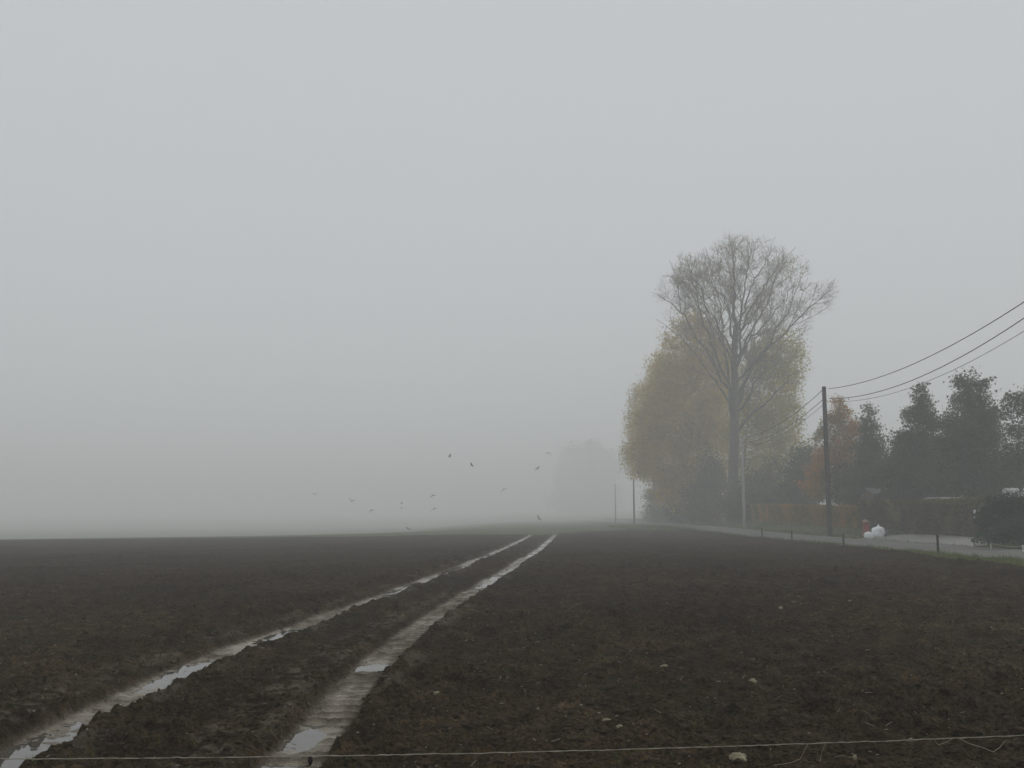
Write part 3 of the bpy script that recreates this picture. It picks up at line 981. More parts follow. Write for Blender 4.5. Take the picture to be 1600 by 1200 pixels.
make_tree('olive_brown_tree', 'slimmer olive brown tree at the left edge of the roadside clump', 'tree', b, bl,
          [(0, 0, 0), rel(b, 1022, 750, Y4), rel(b, 1020, 660, Y4)], 420, leaf='autumn', nleaf=34000, leafsize=(.30, .23), blob_r=.8, tip=.018, expo=2.2, rmax=.36,
          step=.55, infl=8, kill=.9, twigs=1200, twig_len=.9, seed=104)

def bush(name, label, x, Y, items, leaf, n, seed, size=(.22, .17), br=.55, nattr=200, cat='shrub', twigs=500, group=None, step=.35, shell=0):
    b = base_at(x, Y)
    bl = blob_px(b, Y, items)
    return make_tree(name, label, cat, b, bl, [(0, 0, 0), (0.03, 0, .5)], nattr, leaf=leaf, nleaf=n, leafsize=size, blob_r=br, tip=.01, expo=2.2, rmax=.09, step=step, infl=9,
                     kill=.55, twigs=twigs, twig_len=.6, seed=seed, group=group)
bush('olive_shrub', 'dull olive shrub under the golden brown tree, beside the leftmost utility poles', 1032, 176, [(1035, 785, 34, 30), (1022, 800, 22, 20), (1048, 760, 26, 34), (1040, 808, 36, 14)], 'thicketleaf', 22000, 201)
bush('bushy_shrub', 'bushy dark olive shrub at the foot of the tall bare tree', 1108, 133, [(1110, 770, 28, 44), (1112, 740, 18, 40), (1092, 790, 26, 28), (1108, 806, 34, 16)], 'thicketleaf', 22000, 202)
bush('dark_green_shrub', 'dark green shrub between the two shrubs under the roadside trees', 1068, 152, [(1070, 785, 30, 34), (1075, 755, 24, 34), (1075, 806, 36, 16)], 'darkgreen', 20000, 203)
bush('brown_shrub', 'low brown shrub behind the hedge right of the pale pole', 1185, 117, [(1185, 775, 36, 34), (1200, 755, 24, 30), (1160, 795, 36, 24)], 'thicketleaf', 18000, 204)
bush('sparse_tree', 'sparse small dark tree between the bare tree and the dark pole', 1254, 109, [(1246, 745, 24, 36), (1264, 735, 22, 42), (1238, 765, 24, 24), (1258, 775, 30, 26)], 'darkgreen', 12000, 205, nattr=300, twigs=1500, cat='tree')

def leafy(name, label, x, Y, items, trunk_top, leaf, n, seed, size=(.17, .13), br=.27, nattr=620, flat=.6, twigs=1400, rmax=.2, bias=(0, 0, .1), fill=.6):
    b = base_at(x, Y)
    bl = blob_px(b, Y, items)
    return make_tree(name, label, 'tree', b, bl, [(0, 0, 0), rel(b, x, (790 + trunk_top) / 2, Y), rel(b, x, trunk_top, Y)], nattr, leaf=leaf, nleaf=n, leafsize=size, blob_r=br,
                     tip=.012, expo=2.2, rmax=rmax, step=.4, infl=6, kill=.6, twigs=twigs, twig_len=.7, seed=seed, flat=flat, bias=bias, group='trees behind the hedge', fill=fill)
def cone_blobs(x, top, bottom, half, seed, p=.75, lean=0):
    g = np.random.default_rng(seed)
    out = []
    n = 16
    for k in range(n):
        t = (k + .5) / n
        w = half * t ** p
        y = top + (bottom - top) * t
        ry = (bottom - top) / n * 1.25
        out.append((x + lean * t, y, max(3, w * .42), ry, max(3, w * .42)))
        for sgn in (-1, 1):
            if g.random() < .85:
                q = w * (.35 + .45 * g.random())
                out.append((x + lean * t + sgn * q, y + g.normal(0, ry * .5), max(3, w * .34 * (.6 + .7 * g.random())), ry * (.6 + .6 * g.random()), max(3, w * .4), g.normal(0, w * .012)))
    return out
leafy('orange_tree', 'orange and green autumn tree right behind the dark utility pole', 1312, 91, cone_blobs(1312, 622, 778, 56, 1, .55), 640, 'orange', 34000, 301)
leafy('grey_green_tree', 'narrow dark grey green tree right of the orange tree', 1362, 82, cone_blobs(1357, 636, 790, 44, 2, .7, 8), 650, 'greygreen', 23000, 302)
leafy('tall_green_tree', 'dark green tree with a pointed top, left neighbour of the broadest tree behind the hedge', 1435, 73, cone_blobs(1437, 608, 772, 62, 3, .68, -6), 618, 'greygreen', 36000, 303)
leafy('broad_green_tree', 'broadest and tallest dark green tree behind the right hedge', 1520, 68, cone_blobs(1518, 583, 772, 74, 4, .58, 2), 595, 'greygreen', 48000, 304)
leafy('thin_leaved_tree', 'thin see-through tree at the right edge of the photo', 1592, 63, [(1585, 645, 20, 34), (1600, 690, 30, 40), (1582, 725, 20, 30), (1625, 650, 30, 42), (1640, 720, 36, 46)], 660, 'greygreen', 11000, 305, br=.3, nattr=500, twigs=2500, fill=.1)
# lower growth behind the hedge
for k, (x, Y, y, rx, ry, lf, lab_) in enumerate([
        (1236, 114, 785, 34, 22, 'darkgreen', 'low dark thicket behind the brown hedge, left of the dark pole'),
        (1345, 86, 770, 36, 30, 'darkgreen', 'dark thicket behind the hedge above the red pillar'),
        (1397, 84, 752, 28, 38, 'darkgreen', 'dark thicket in the gap between the grey green trees'),
        (1474, 80, 738, 28, 46, 'darkgreen', 'dark thicket under the gap left of the broadest tree'),
        (1570, 72, 768, 32, 28, 'darkgreen', 'dark thicket below the thin see-through tree')]):
    bush('thicket', lab_, x, Y, [(x, y, rx, ry), (x + 12, y - 14, rx * .6, ry * .8)], lf, 11000, 320 + k, nattr=200, twigs=700, cat='shrub', group='thickets behind the hedge')

# far trees in the fog
for k, (x, Y, items, lab_) in enumerate([
        (905, 760, [(905, 745, 30, 44), (898, 785, 36, 28), (912, 715, 22, 24)], 'faint tree deep in the fog, left one of the far pair'),
        (943, 740, [(942, 755, 24, 44), (938, 790, 30, 24), (936, 725, 18, 24)], 'faint tree deep in the fog, right one of the far pair')]):
    b = base_at(x, Y)
    make_tree('far_tree', lab_, 'tree', b, blob_px(b, Y, items), [(0, 0, 0), rel(b, x, 780, Y), rel(b, x, 730, Y)], 300, leaf='fartree', nleaf=9000, leafsize=(1.8, 1.3), blob_r=4, tip=.08, expo=2.2, rmax=1,
              step=3, infl=46, kill=4.4, twigs=600, twig_len=2, seed=400 + k, group='far trees fading in the fog')

# ------------------------------------------------------------------ hedges
def hedge(name, label, u0, u1, y0, y1, h0, h1, leaf, n, seed, size=(.10, .075)):
    g = np.random.default_rng(seed)
    yc = (y0 + y1) / 2
    base = Vector(((u0 + u1) / 2 + .03 * yc, yc, float(terrain((u0 + u1) / 2 + .03 * yc, yc))))
    root = thing(name, label, 'hedge', base)
    # woody inside
    n_st = int((y1 - y0) / .5)
    st = MB()
    for k in range(n_st):
        Y = y0 + .25 + k * .5
        X = (u0 + u1) / 2 + .03 * Y + g.normal(0, .08)
        z = float(terrain(X, Y)) - .05
        for q in range(3):
            dx, dy = g.normal(0, .18), g.normal(0, .18)
            st.tube([(X - base.x, Y - base.y, z - base.z), (X + dx * .5 - base.x, Y + dy * .5 - base.y, z + h0 * .5 - base.z), (X + dx - base.x, Y + dy - base.y, z + h0 * .9 - base.z)], [.022, .016, .008], 4)
    st.build('stems', M['bark'], root)
    # leaves lie thick in the clipped outer skin, thinner inside
    Y = y0 + (y1 - y0) * g.random(n)
    face = g.random(n)
    hh = h0 + (h1 - h0) * (Y - y0) / (y1 - y0) + .05 * perlin(Y * .9, Y * 0, seed) + .03 * perlin(Y * 3, Y * 0, seed + 1)
    U = np.where(face < .5, u0, np.where(face < .62, u1, u0 + (u1 - u0) * g.random(n)))
    z = np.where(face < .62, g.random(n) * hh, hh)
    ins = np.abs(g.normal(0, .09, n))
    U = np.where(face < .5, U + ins + .13 * perlin(Y * 1.1, z * 1.6, seed + 2) + .06 * perlin(Y * 4, z * 4, seed + 3) + .08, np.where(face < .62, U - ins, U))
    z = np.where(face < .62, z, hh - ins * .8 + .05 * g.random(n) ** 3 * 3)
    inner = face > .9
    U = np.where(inner, u0 + (u1 - u0) * g.random(n), U)
    z = np.where(inner, g.random(n) * hh, z)
    z = np.maximum(z, .06)
    # end faces
    endm = g.random(n) < .03
    Y = np.where(endm, y0 + np.abs(g.normal(0, .06, n)), Y)
    U = np.where(endm, u0 + (u1 - u0) * g.random(n), U)
    z = np.where(endm, g.random(n) * hh, z)
    X = U + .03 * Y
    C = np.stack([X - base.x, Y - base.y, terrain(X, Y) + z - base.z], -1)
    V, F = leaf_quads(C, size[0], size[1], g)
    link('foliage', mesh_np('foliage', V, F), M[leaf], root)
    return root
hedge('beech_hedge', 'long brown clipped hedge along the road behind the dark pole', 24.4, 25.5, 75.2, 113, 1.62, 1.95, 'hedge_brown', 42000, 501, (.16, .12))
hedge('clipped_hedge', 'taller dark clipped hedge behind the white bags and the driveway', 24.4, 25.5, 54.8, 75, 1.85, 2.05, 'hedge_dark', 42000, 502, (.13, .10))

# evergreen bushes at the right edge
def evergreen(name, label, x, Y, items, leaf, n, seed, size=(.12, .06)):
    g = np.random.default_rng(seed)
    b = base_at(x, Y)
    root = thing(name, label, 'shrub', b)
    bl = blob_px(b, Y, items)
    P = in_blobs(bl, n, g, .45)
    cc = np.array([q[0] for q in bl]).mean(0)
    dv = P - cc; ln = np.linalg.norm(dv, axis=1)[:, None] + 1e-6; un = dv / ln
    P = cc + dv * (1 + .22 * perlin(un[:, :1] * 2.6 + 7, un[:, 2:] * 2.6, seed + 9) + .16 * perlin(un[:, :1] * 7 + 3, un[:, 2:] * 7, seed + 8))
    nz = perlin(P[:, 0] * 1.8 + P[:, 1], P[:, 2] * 1.8, seed)
    P = P[(nz > -.45)]
    P = P + g.normal(0, .05, P.shape)
    P[:, 2] = np.maximum(P[:, 2], .03)
    V, F = leaf_quads(P, size[0], size[1], g)
    st = MB()
    for k in range(9):
        q = P[g.integers(len(P))]
        st.tube([(0, 0, 0), (q[0] * .4, q[1] * .4, q[2] * .55), (q[0] * .9, q[1] * .9, q[2] * .95)], [.04, .025, .01], 5)
    st.build('trunk', M['bark'], root)
    link('crown', mesh_np('crown', V, F), M[leaf], root)
    return root
evergreen('evergreen_bush', 'big dark evergreen bush at the right edge beside the hedge end', 1568, 47, [(1560, 815, 28, 28, 26), (1590, 808, 32, 32, 28), (1625, 805, 36, 36, 30), (1545, 825, 20, 18, 20), (1575, 783, 14, 16, 16), (1552, 790, 12, 14, 14), (1600, 775, 12, 14, 14), (1535, 812, 12, 16, 14)], 'evergreen', 30000, 511)
evergreen('spreading_juniper', 'low bluish green juniper at the foot of the dark evergreen bush', 1592, 43.5, [(1590, 830, 34, 18, 22), (1555, 838, 26, 10, 18), (1615, 822, 26, 20, 22)], 'juniper', 11000, 512, (.10, .045))

# ------------------------------------------------------------------ poles and wires
def utility_pole(label, x, Y, top_y, mat, r0, r1, name='utility_pole', arms=True, u=None, insul='porcelain', lean=0):
    b = base_at(x, Y)
    top = pix(x, top_y, Y).z - b.z
    root = thing(name, label, 'pole', b, 'poles along the road')
    m = MB()
    prof = [(r0, -.2), (r0, .4), (r0 * .9 + r1 * .1, top * .3), ((r0 + r1) / 2, top * .6), (r1, top - .03), (r1 * .8, top)]
    m.lathe(prof, 14)
    m.build('shaft', M[mat], root, True)
    if arms:
        for dz in (.22, .95, 1.35):
            for s in (-1, 1):
                k = MB()
                k.tube([(0, s * r1 * .5, top - dz), (-.02, s * (r1 + .10), top - dz + .02)], .018, 6)
                k.lathe([(.02, -.05), (.05, -.03), (.055, .0), (.035, .03), (.05, .05), (.02, .08)], 8, (-.02, s * (r1 + .12), top - dz + .02))
                k.build('insulator', M[insul], root)
    return root, b, top
pole1, pb1, pt1 = utility_pole('dark wooden utility pole standing before the hedge, thickest of the poles', 1296, 72, 604, 'dark_wood', .20, .15)
pole2, pb2, pt2 = utility_pole('pale concrete pole in front of the tall bare tree', 1163, 102.7, 680, 'pale_pole', .17, .10)
utility_pole('thin dark utility pole in the fog, right one of the two left of the trees', 991, 160, 748, 'dark_wood', .15, .11)
# the faint pole further off
bL = base_at(962, 195)
tL = pix(962, 757, 195).z - bL.z
lamp = thing('utility_pole', 'faint thin pole in the fog, leftmost of all the poles', 'pole', bL, 'poles along the road')
MB().lathe([(.11, -.2), (.10, 1), (.075, tL)], 10).build('shaft', M['galv'], lamp, True)
MB().lathe([(.09, tL), (.09, tL + .06), (.03, tL + .12)], 10).build('cap', M['galv'], lamp, True)
# the next pole, out of the picture on the right, carries the near ends of the wires
NEAR_Y = 34.0
nb = Vector((21.9 + .03 * NEAR_Y, NEAR_Y, 0)); nb.z = float(terrain(nb.x, nb.y)) - .05
pole0 = thing('utility_pole', 'dark wooden utility pole nearest the camera, beyond the right edge of the photo', 'pole', nb, 'poles along the road')
MB().lathe([(.21, -.2), (.2, 1), (.15, 12.3 - nb.z), (.1, 12.35 - nb.z)], 14).build('shaft', M['dark_wood'], pole0, True)

def wire(label, a, bz, sag, r, name='overhead_wire', tpow=None):
    a, b2 = Vector(a), Vector(bz)
    pts = []
    n = 40
    for k in range(n + 1):
        t = k / n
        p = a.lerp(b2, t)
        p.z -= 4 * sag * t * (1 - t)
        pts.append(p - a)
    o = MB().tube(pts, r, 5).build(name, M['cable'], None, True, a)
    return tag(o, label, 'wire', 'wires on the poles')
xp = pb1.x
def fit(c):
    z = lambda Y: c[0] * Y * Y + c[1] * Y + c[2]
    return z
f1 = fit((3.473e-3, -.40698, 21.708)); f2 = fit((4.321e-3, -.50534, 23.646)); f3 = fit((4.2165e-3, -.48148, 22.2525))
for f, lab_, r, dx in ((f1, 'top one of the wires rising from the dark pole to the right edge', .024, 0), (f2, 'middle one of the wires rising from the dark pole to the right edge', .024, .0), (f3, 'lowest and thinnest wire rising from the dark pole to the right edge', .014, .0)):
    Ya, Yb = 71.8, NEAR_Y
    za, zb, zm = f(Ya), f(Yb), f((Ya + Yb) / 2)
    wire(lab_, (21.7 + .03 * Ya, Ya, za), (21.7 + .03 * Yb, Yb, zb), (za + zb) / 2 - zm, r)
tp2 = pb2.z + pt2
for dz, dz2, lab_, sag, r in ((.22, .25, 'top wire running from the dark pole back towards the bare tree', .75, .024), (.95, .8, 'middle wire running from the dark pole back towards the bare tree', .75, .024), (1.35, 1.2, 'lowest wire running from the dark pole back towards the bare tree', .75, .016)):
    wire(lab_, (pb1.x - .02, 72.25, pb1.z + pt1 - dz), (pb2.x, 102.5, tp2 - dz2), sag, r)

# ------------------------------------------------------------------ roadside things
def fence_post(label, x, Y, top, lean):
    d = pix(x, 815, Y)
    z = float(plane(np.array(d.x), np.array(Y))) + .02
    h = top
    m = MB()
    m.tube([(0, 0, -.25), (lean * .3, 0, h * .5), (lean * .6, 0, h)], [.05, .046, .042], 7)
    root = thing('fence_post', label, 'post', (d.x, Y, z), 'short posts along the field edge')
    m.build('stake', M['post'], root)
    MB().tube([(lean * .5 - .05, -.02, h - .08), (lean * .5 + .06, .0, h - .07)], .018, 6).build('insulator', M['porcelain'], root)
    return root
fence_post('dark short post at the field edge, nearest and tallest of its row', 1463, 37.6, .78, .02)
fence_post('thin dark short post at the field edge, second nearest of its row', 1317, 49, .62, -.03)
fence_post('thin short post at the field edge, third nearest of its row', 1236, 59.6, .62, .03)
fence_post('pale-topped short post at the field edge, farthest of its row', 1190, 67.6, .68, -.02)

# red pillar
bp_ = pix(1353, 829, 66); bp_.z = float(terrain(bp_.x, 66)) - .02
rp = thing('red_pillar', 'squat red domed pillar standing against the hedge behind the white bags', 'pillar', bp_)
rp.scale = (1.05, 1.05, 1.15)
MB().lathe([(.27, 0), (.27, .06), (.215, .08), (.21, .80), (.235, .81), (.235, .86), (.21, .865)], 20).build('body', M['red'], rp, True)
MB().lathe([(.24, .867), (.235, .91), (.19, .96), (.10, 1.0), (.04, 1.01), (.04, 1.05), (.01, 1.06)], 20).build('cap', M['cappaint'], rp, True)
pm = MB()
for k in range(6):
    a0, a1 = R(-60 - 60 * k / 6 + 10), R(-60 - 60 * (k + 1) / 6 + 10)
    q = [(.218 * math.cos(a), .218 * math.sin(a)) for a in (a0, a1)]
    pm.add([(*q[0], .14), (*q[1], .14), (*q[1], .76), (*q[0], .76), (q[0][0] * .9, q[0][1] * .9, .14), (q[1][0] * .9, q[1][1] * .9, .14), (q[1][0] * .9, q[1][1] * .9, .76), (q[0][0] * .9, q[0][1] * .9, .76)],
           [(0, 3, 2, 1), (4, 5, 6, 7), (0, 1, 5, 4), (3, 7, 6, 2), (0, 4, 7, 3), (1, 2, 6, 5)])
pm.build('front_panel', M['redpanel'], rp)

def bag(name, label, x, Y, w, h, d, mat, seed, knot=True, lean=0.0):
    g = np.random.default_rng(seed)
    bm = bmesh.new()
    bmesh.ops.create_icosphere(bm, subdivisions=4, radius=1)
    v = np.array([q.co[:] for q in bm.verts])
    f = np.array([[q.index for q in p.verts] for p in bm.faces]); bm.free()
    z = v[:, 2]
    rad = np.where(z > 0, np.sqrt(np.clip(1 - np.clip(z, 0, 1) ** 1.3, 0.02, 1)), 1.0)
    base_r = np.hypot(v[:, 0], v[:, 1]) + 1e-6
    prof = np.where(z > .55, (1 - ss(.55, .92, z) * .72), 1)
    ang = np.arctan2(v[:, 1], v[:, 0])
    crease = .10 * np.sin(ang * 9 + 3 * z + seed) * ss(-.2, .9, z) + .17 * perlin(ang * 1.6 + 9, z * 2.4 + seed, seed) + .13 * perlin(ang * 5, z * 6, seed + 1)
    k = prof * (1 + crease)
    X = v[:, 0] * k; Yv = v[:, 1] * k
    Z = (np.maximum(z, -.72) + .72) / 1.72 + .05 * perlin(v[:, 0] * 3, v[:, 1] * 3, seed + 4) * (z > -.5)
    co = np.stack([X * w / 2 + lean * Z * w, Yv * d / 2, np.maximum(Z, 0) * h], -1)
    p = pix(x, 830, Y); p.z = float(terrain(p.x, Y)) + .0
    root = thing(name, label, 'bag', p)
    link('sack', mesh_np('sack', co, f, False), M[mat], root)
    if knot:
        t = MB()
        topx = lean * w
        t.lathe([(.10, -.12), (.05, -.05), (.035, -.02), (.05, .02), (.03, .04)], 9, (topx, 0, h))
        t.build('knot', M[mat], root)
    return root
bag('plastic_bag', 'larger white plastic bag leaning on the verge before the hedge', 1371, 63.5, .86, .86, .7, 'bag', 3, True, .10)
bag('plastic_bag', 'smaller rounded white plastic bag between the red pillar and the larger bag', 1357, 63.0, .58, .50, .5, 'bag', 8, False)
bag('plastic_bag', 'small blue grey bag half hidden behind the white bags', 1382, 64.6, .42, .40, .4, 'bluebag', 5, False)

# white-topped marker post at the hedge end
p = pix(1525, 832, 53.9); p.z = float(terrain(p.x, 53.9))
mp = thing('marker_post', 'thin post with a white top at the right end of the clipped hedge', 'post', p)
MB().tube([(0, 0, -.1), (0, 0, 1.12)], .028, 7).build('stake', M['post'], mp)
MB().box((-.06, -.03, 1.10), (.06, .03, 1.55)).build('white_top', M['white'], mp)

# low white rope on little pegs in front of the juniper
def peg(label, x, Y, h):
    p = pix(x, 850, Y); p.z = float(terrain(p.x, Y))
    root = thing('rope_peg', label, 'peg', p, 'pegs of the low rope')
    MB().tube([(0, 0, -.1), (0, 0, h)], [.022, .02], 6).build('stake', M['white'], root)
    MB().lathe([(.03, h), (.034, h + .03), (.02, h + .06)], 7).build('cap', M['white'], root)
    return p + Vector((0, 0, h))
pp = [peg('white peg of the low rope, at the driveway corner', 1519, 46.4, .2), peg('white peg of the low rope, middle one before the juniper', 1548, 43.4, .26), peg('white peg of the low rope, at the right edge of the photo', 1598, 39.6, .24)]
for a, b2, lab_ in ((pp[0], pp[1], 'low white rope from the driveway corner to the middle peg'), (pp[1], pp[2], 'low white rope from the middle peg to the right edge')):
    pts = [a.lerp(b2, t / 12) - a - Vector((0, 0, .05 * 4 * (t / 12) * (1 - t / 12))) for t in range(13)]
    tag(MB().tube(pts, .012, 5).build('low_rope', M['string'], None, True, a), lab_, 'rope', 'low white rope')
# a pale stick lying on the verge by the dark pole
p = pix(1316, 829.5, 66); p.z = float(terrain(p.x, 66)) + .05
tag(MB().tube([(0, 0, .14), (.35, -.15, .10), (.75, -.35, .06), (1.0, -.5, .05)], [.022, .025, .022, .015], 6).build('pale_branch', M['drystem'], None, False, p), 'pale stick lying on the verge between the dark pole and the bags', 'stick')

# ------------------------------------------------------------------ things behind the hedge
def shed(name, label, x0, x1, Y, ridge_y, eave_y, depth, wall, roof):
    a, b2 = pix(x0, eave_y, Y), pix(x1, eave_y, Y)
    zr = pix(x0, ridge_y, Y).z
    zb = float(terrain(a.x, Y)) - .1
    c = Vector(((a.x + b2.x) / 2, Y + depth / 2, zb))
    root = thing(name, label, 'shed', c)
    w = (b2.x - a.x) / 2; he = a.z - zb; hr = zr - zb
    m = MB()
    m.add([(-w, -depth / 2, 0), (w, -depth / 2, 0), (w, depth / 2, 0), (-w, depth / 2, 0), (-w, -depth / 2, he), (w, -depth / 2, he), (w, depth / 2, he), (-w, depth / 2, he), (-w, 0, hr), (w, 0, hr)],
          [(0, 1, 5, 4), (2, 3, 7, 6), (1, 2, 6, 9, 5), (3, 0, 4, 8, 7)])
    m.build('wall', M[wall], root)
    e = .2
    for s in (-1, 1):
        d2 = depth / 2 + .2
        ze = he - .2 * (hr - he) / (depth / 2)
        q = [(-w - e, s * d2, ze + .02), (w + e, s * d2, ze + .02), (w + e, 0, hr + .02), (-w - e, 0, hr + .02)]
        MB().add(q + [(x_, y_, z_ + .06) for x_, y_, z_ in q], [(0, 1, 2, 3), (4, 7, 6, 5), (0, 4, 5, 1), (1, 5, 6, 2), (2, 6, 7, 3), (3, 7, 4, 0)]).build('roof_sheet', M[roof], root)
    # door and window on the garden side
    MB().box((-.45, -depth / 2 - .03, 0), (.45, -depth / 2 + .01, min(1.95, he - .1))).build('door', M['shed'], root)
    return root
shed('garden_shed', 'low brown shed with a flat dark roof just over the hedge', 1366, 1424, 74, 764, 772, 3.0, 'shed', 'roof')

def van(name, label, cat, x, Y, top_y, length, rz, caravan=False):
    c = pix(x, 800, Y); c.z = float(terrain(c.x, Y))
    top = pix(x, top_y, Y).z - c.z
    root = thing(name, label, cat, c, rz=rz)
    wd = 1.0
    if caravan:
        side = [(-length / 2, .45), (length / 2, .45), (length / 2 + .05, 1.1), (length / 2 - .15, top - .15), (length / 2 - .45, top), (-length / 2 + .45, top), (-length / 2 + .15, top - .15), (-length / 2 - .05, 1.1)]
    else:
        side = [(-length / 2, .35), (length / 2, .35), (length / 2 + .03, .8), (length / 2 - .35, 1.0), (length / 2 - 1.15, top - .1), (length / 2 - 1.5, top), (-length / 2 + .3, top), (-length / 2 + .05, top - .25)]
    bm = bmesh.new()
    A = [bm.verts.new((x_, -wd, z_)) for x_, z_ in side]; B = [bm.verts.new((x_, wd, z_)) for x_, z_ in side]
    bm.faces.new(A); bm.faces.new(B[::-1])
    for i in range(len(side)):
        j = (i + 1) % len(side)
        bm.faces.new((A[i], B[i], B[j], A[j]))
    bmesh.ops.recalc_face_normals(bm, faces=bm.faces)
    bmesh.ops.bevel(bm, geom=bm.edges[:], offset=.07, segments=2, affect='EDGES')
    me = bpy.data.meshes.new('body'); bm.to_mesh(me); bm.free()
    link('body', me, M['dullwhite'], root)
    for s in (-1, 1):
        for x0, x1 in ((-length / 2 + .5, -.3), (-.15, length / 2 - 1.35)):
            if x1 - x0 > .3:
                MB().box((x0, s * (wd + .004) - .01, top * .55), (x1, s * (wd + .004) + .01, top - .3)).build('window', M['glass'], root)
        for wx in ((-length / 2 + .8, length / 2 - .8) if not caravan else (0,)):
            w = MB()
            w.lathe([(.2, -.1), (.31, -.1), (.33, 0), (.31, .1), (.2, .1)], 18)
            o = w.build('wheel', M['rubber'], root)
            o.rotation_euler.x = math.pi / 2; o.location = (wx, s * (wd - .05), .33)
    return root
van('parked_van', 'white vehicle roof showing just over the clipped hedge', 'vehicle', 1471, 66, 777.5, 3.6, R(84))
van('caravan', 'pale caravan roof glimpsed over the dark evergreen bush', 'caravan', 1598, 60, 763, 3.4, R(66), True)

# ------------------------------------------------------------------ foreground string
SP = [(-420, 1184), (0, 1186), (400, 1182.5), (800, 1175), (1200, 1164), (1600, 1149), (2050, 1128)]
SY = [3.35, 3.4, 3.45, 3.5, 3.55, 3.6, 3.66]
pts = [pix(x, y, Y) for (x, y), Y in zip(SP, SY)]
xs_ = np.array([p.x for p in pts]); yq = np.polyfit(xs_, [p.y for p in pts], 1); zq = np.polyfit(xs_, [p.z for p in pts], 3)
g = np.random.default_rng(77)
sx = np.linspace(xs_[0], xs_[-1], 240)
path = [Vector((x, np.polyval(yq, x), np.polyval(zq, x) + g.normal(0, .0007))) for x in sx]
o0 = path[0]
fs = thing('fence_string', 'thin pale twine stretched across the bottom of the photo', 'string', o0)
MB().tube([q - o0 for q in path], [.0019 + .0005 * math.sin(k * 1.7) for k in range(240)], 5).build('twine', M['string'], fs)
kp = pix(485, 1187, 3.46) - o0
MB().lathe([(.002, .014), (.007, .008), (.009, -.004), (.006, -.014), (.002, -.02)], 8, kp).build('dark_knot', M['post'], fs, True)
for x, label in ((xs_[0], 'thin post carrying the left end of the pale twine'), (xs_[-1], 'thin post carrying the right end of the pale twine')):
    Y = float(np.polyval(yq, x)); zt = float(np.polyval(zq, x))
    z0 = float(field_z(x, Y)[0]) if Y > 2.2 else 0
    r_ = thing('fence_post', label, 'post', (x, Y + .03, z0))
    MB().tube([(0, 0, -.2), (0, 0, zt - z0 + .12)], .012, 7).build('stake', M['post'], r_)
    MB().lathe([(.015, 0), (.024, .01), (.015, .03), (.022, .04), (.012, .05)], 8, (0, -.012, zt - z0 - .02)).build('insulator', M['porcelain'], r_)
# dry stems caught on the string and growing below it
def stems(label, pxs, Y, r=.0016):
    P = [pix(x, y, Y + dy) for x, y, dy in pxs]
    o = P[0]
    n = len(P)
    m = MB().tube([q - o for q in P], [r * (1 - .6 * k / n) for k in range(n)], 5)
    return tag(m.build('dry_stem', M['drystem'], None, False, o), label, 'stem', 'dry stems on the string')
stems('dry forked stem hanging from the twine near its right end', [(1497, 1153, 0), (1515, 1162, .03), (1535, 1168, .05), (1552, 1175, .08), (1562, 1168, .1), (1572, 1156, .1)], 3.58)
stems('thin dry stem curling under the twine right of the pale stone', [(1262, 1163, 0), (1256, 1175, .03), (1250, 1186, .06), (1235, 1192, .08), (1208, 1196, .1)], 3.56)
stems('short dry stem dangling below the twine between the curled and the forked stem', [(1290, 1161.5, 0), (1284, 1176, .03), (1281, 1192, .05)], 3.56, .0012)
stems('short dry tuft on the twine left of the forked stem', [(1492, 1152.5, 0), (1478, 1160, .02), (1466, 1164, .03), (1460, 1157, .03)], 3.58, .0012)

# ------------------------------------------------------------------ stones one can pick out
def ground_pt(x, y):
    lo_, hi_ = 3.0, 95.0
    for _ in range(60):
        mid = (lo_ + hi_) / 2
        p = pix(x, y, mid)
        if p.z > float(plane(np.array(p.x), np.array(mid))): lo_ = mid
        else: hi_ = mid
    p = pix(x, y, lo_)
    p.z = float(field_z(p.x, p.y)[0])
    return p
def stone(label, x, y, wpx, hpx, seed, cat='stone', mat='stone', el=1.0):
    g = np.random.default_rng(seed)
    p = ground_pt(x, y + hpx * .4)
    s = p.y / FPX * .85
    w, h = wpx * s, hpx * s
    v = ICO2.copy()
    q = 1 + .28 * perlin(v[:, 0] * 1.3 + seed, v[:, 1] * 1.3 + v[:, 2] * 1.7, seed) + .10 * g.normal(0, 1, len(v)) * .5
    for _ in range(3):               # broken flat faces
        nrm = g.normal(size=3); nrm /= np.linalg.norm(nrm)
        d = v @ nrm
        v = v - np.clip(d - .62, 0, 1)[:, None] * nrm
    v = v * q[:, None] * np.array([w / 2, w / 2 * el, h * .62])
    p.z += h * .12
    return tag(link('stone', mesh_np('stone', v, ICO2F), M[mat], None, p), label, cat, 'stones lying on the field')
STONES = [('large pale broken stone lying right under the twine', 1155, 1184, 38, 17), ('flat pale stone lying alone right of the middle of the dark soil', 1178, 1071, 18, 9),
          ('narrow pale stone in the middle of the right part of the field', 1037, 1042, 16, 5), ('flat pale stone right of the right rut', 733, 1002, 15, 4),
          ('left one of two pale stones lying end to end near the twine', 948, 1124, 16, 6), ('right one of two pale stones lying end to end near the twine', 968, 1134, 13, 7),
          ('pale stone at the left of the farthest group right of the ruts', 1220, 952, 9, 5), ('flat pale stone second from the left in the farthest group', 1241, 945, 12, 4),
          ('pale stone at the right of the farthest group', 1329, 940, 10, 5), ('white stone below the twine right of the large broken stone', 1335, 1186, 11, 8),
          ('small pale stone on the right part of the field near the edge of the photo', 1481, 1010, 9, 5), ('pale stone beside the right rut above its small puddle', 638, 1017, 12, 7),
          ('reddish flat stone right of the small puddle in the right rut', 667, 1061, 14, 6), ('yellowish flat stone left of the right part of the field', 683, 1093, 15, 6),
          ('small white stone above the two end to end stones', 964, 1117, 7, 5), ('yellow stone between the ruts near the left puddle', 195, 1119, 10, 6)]
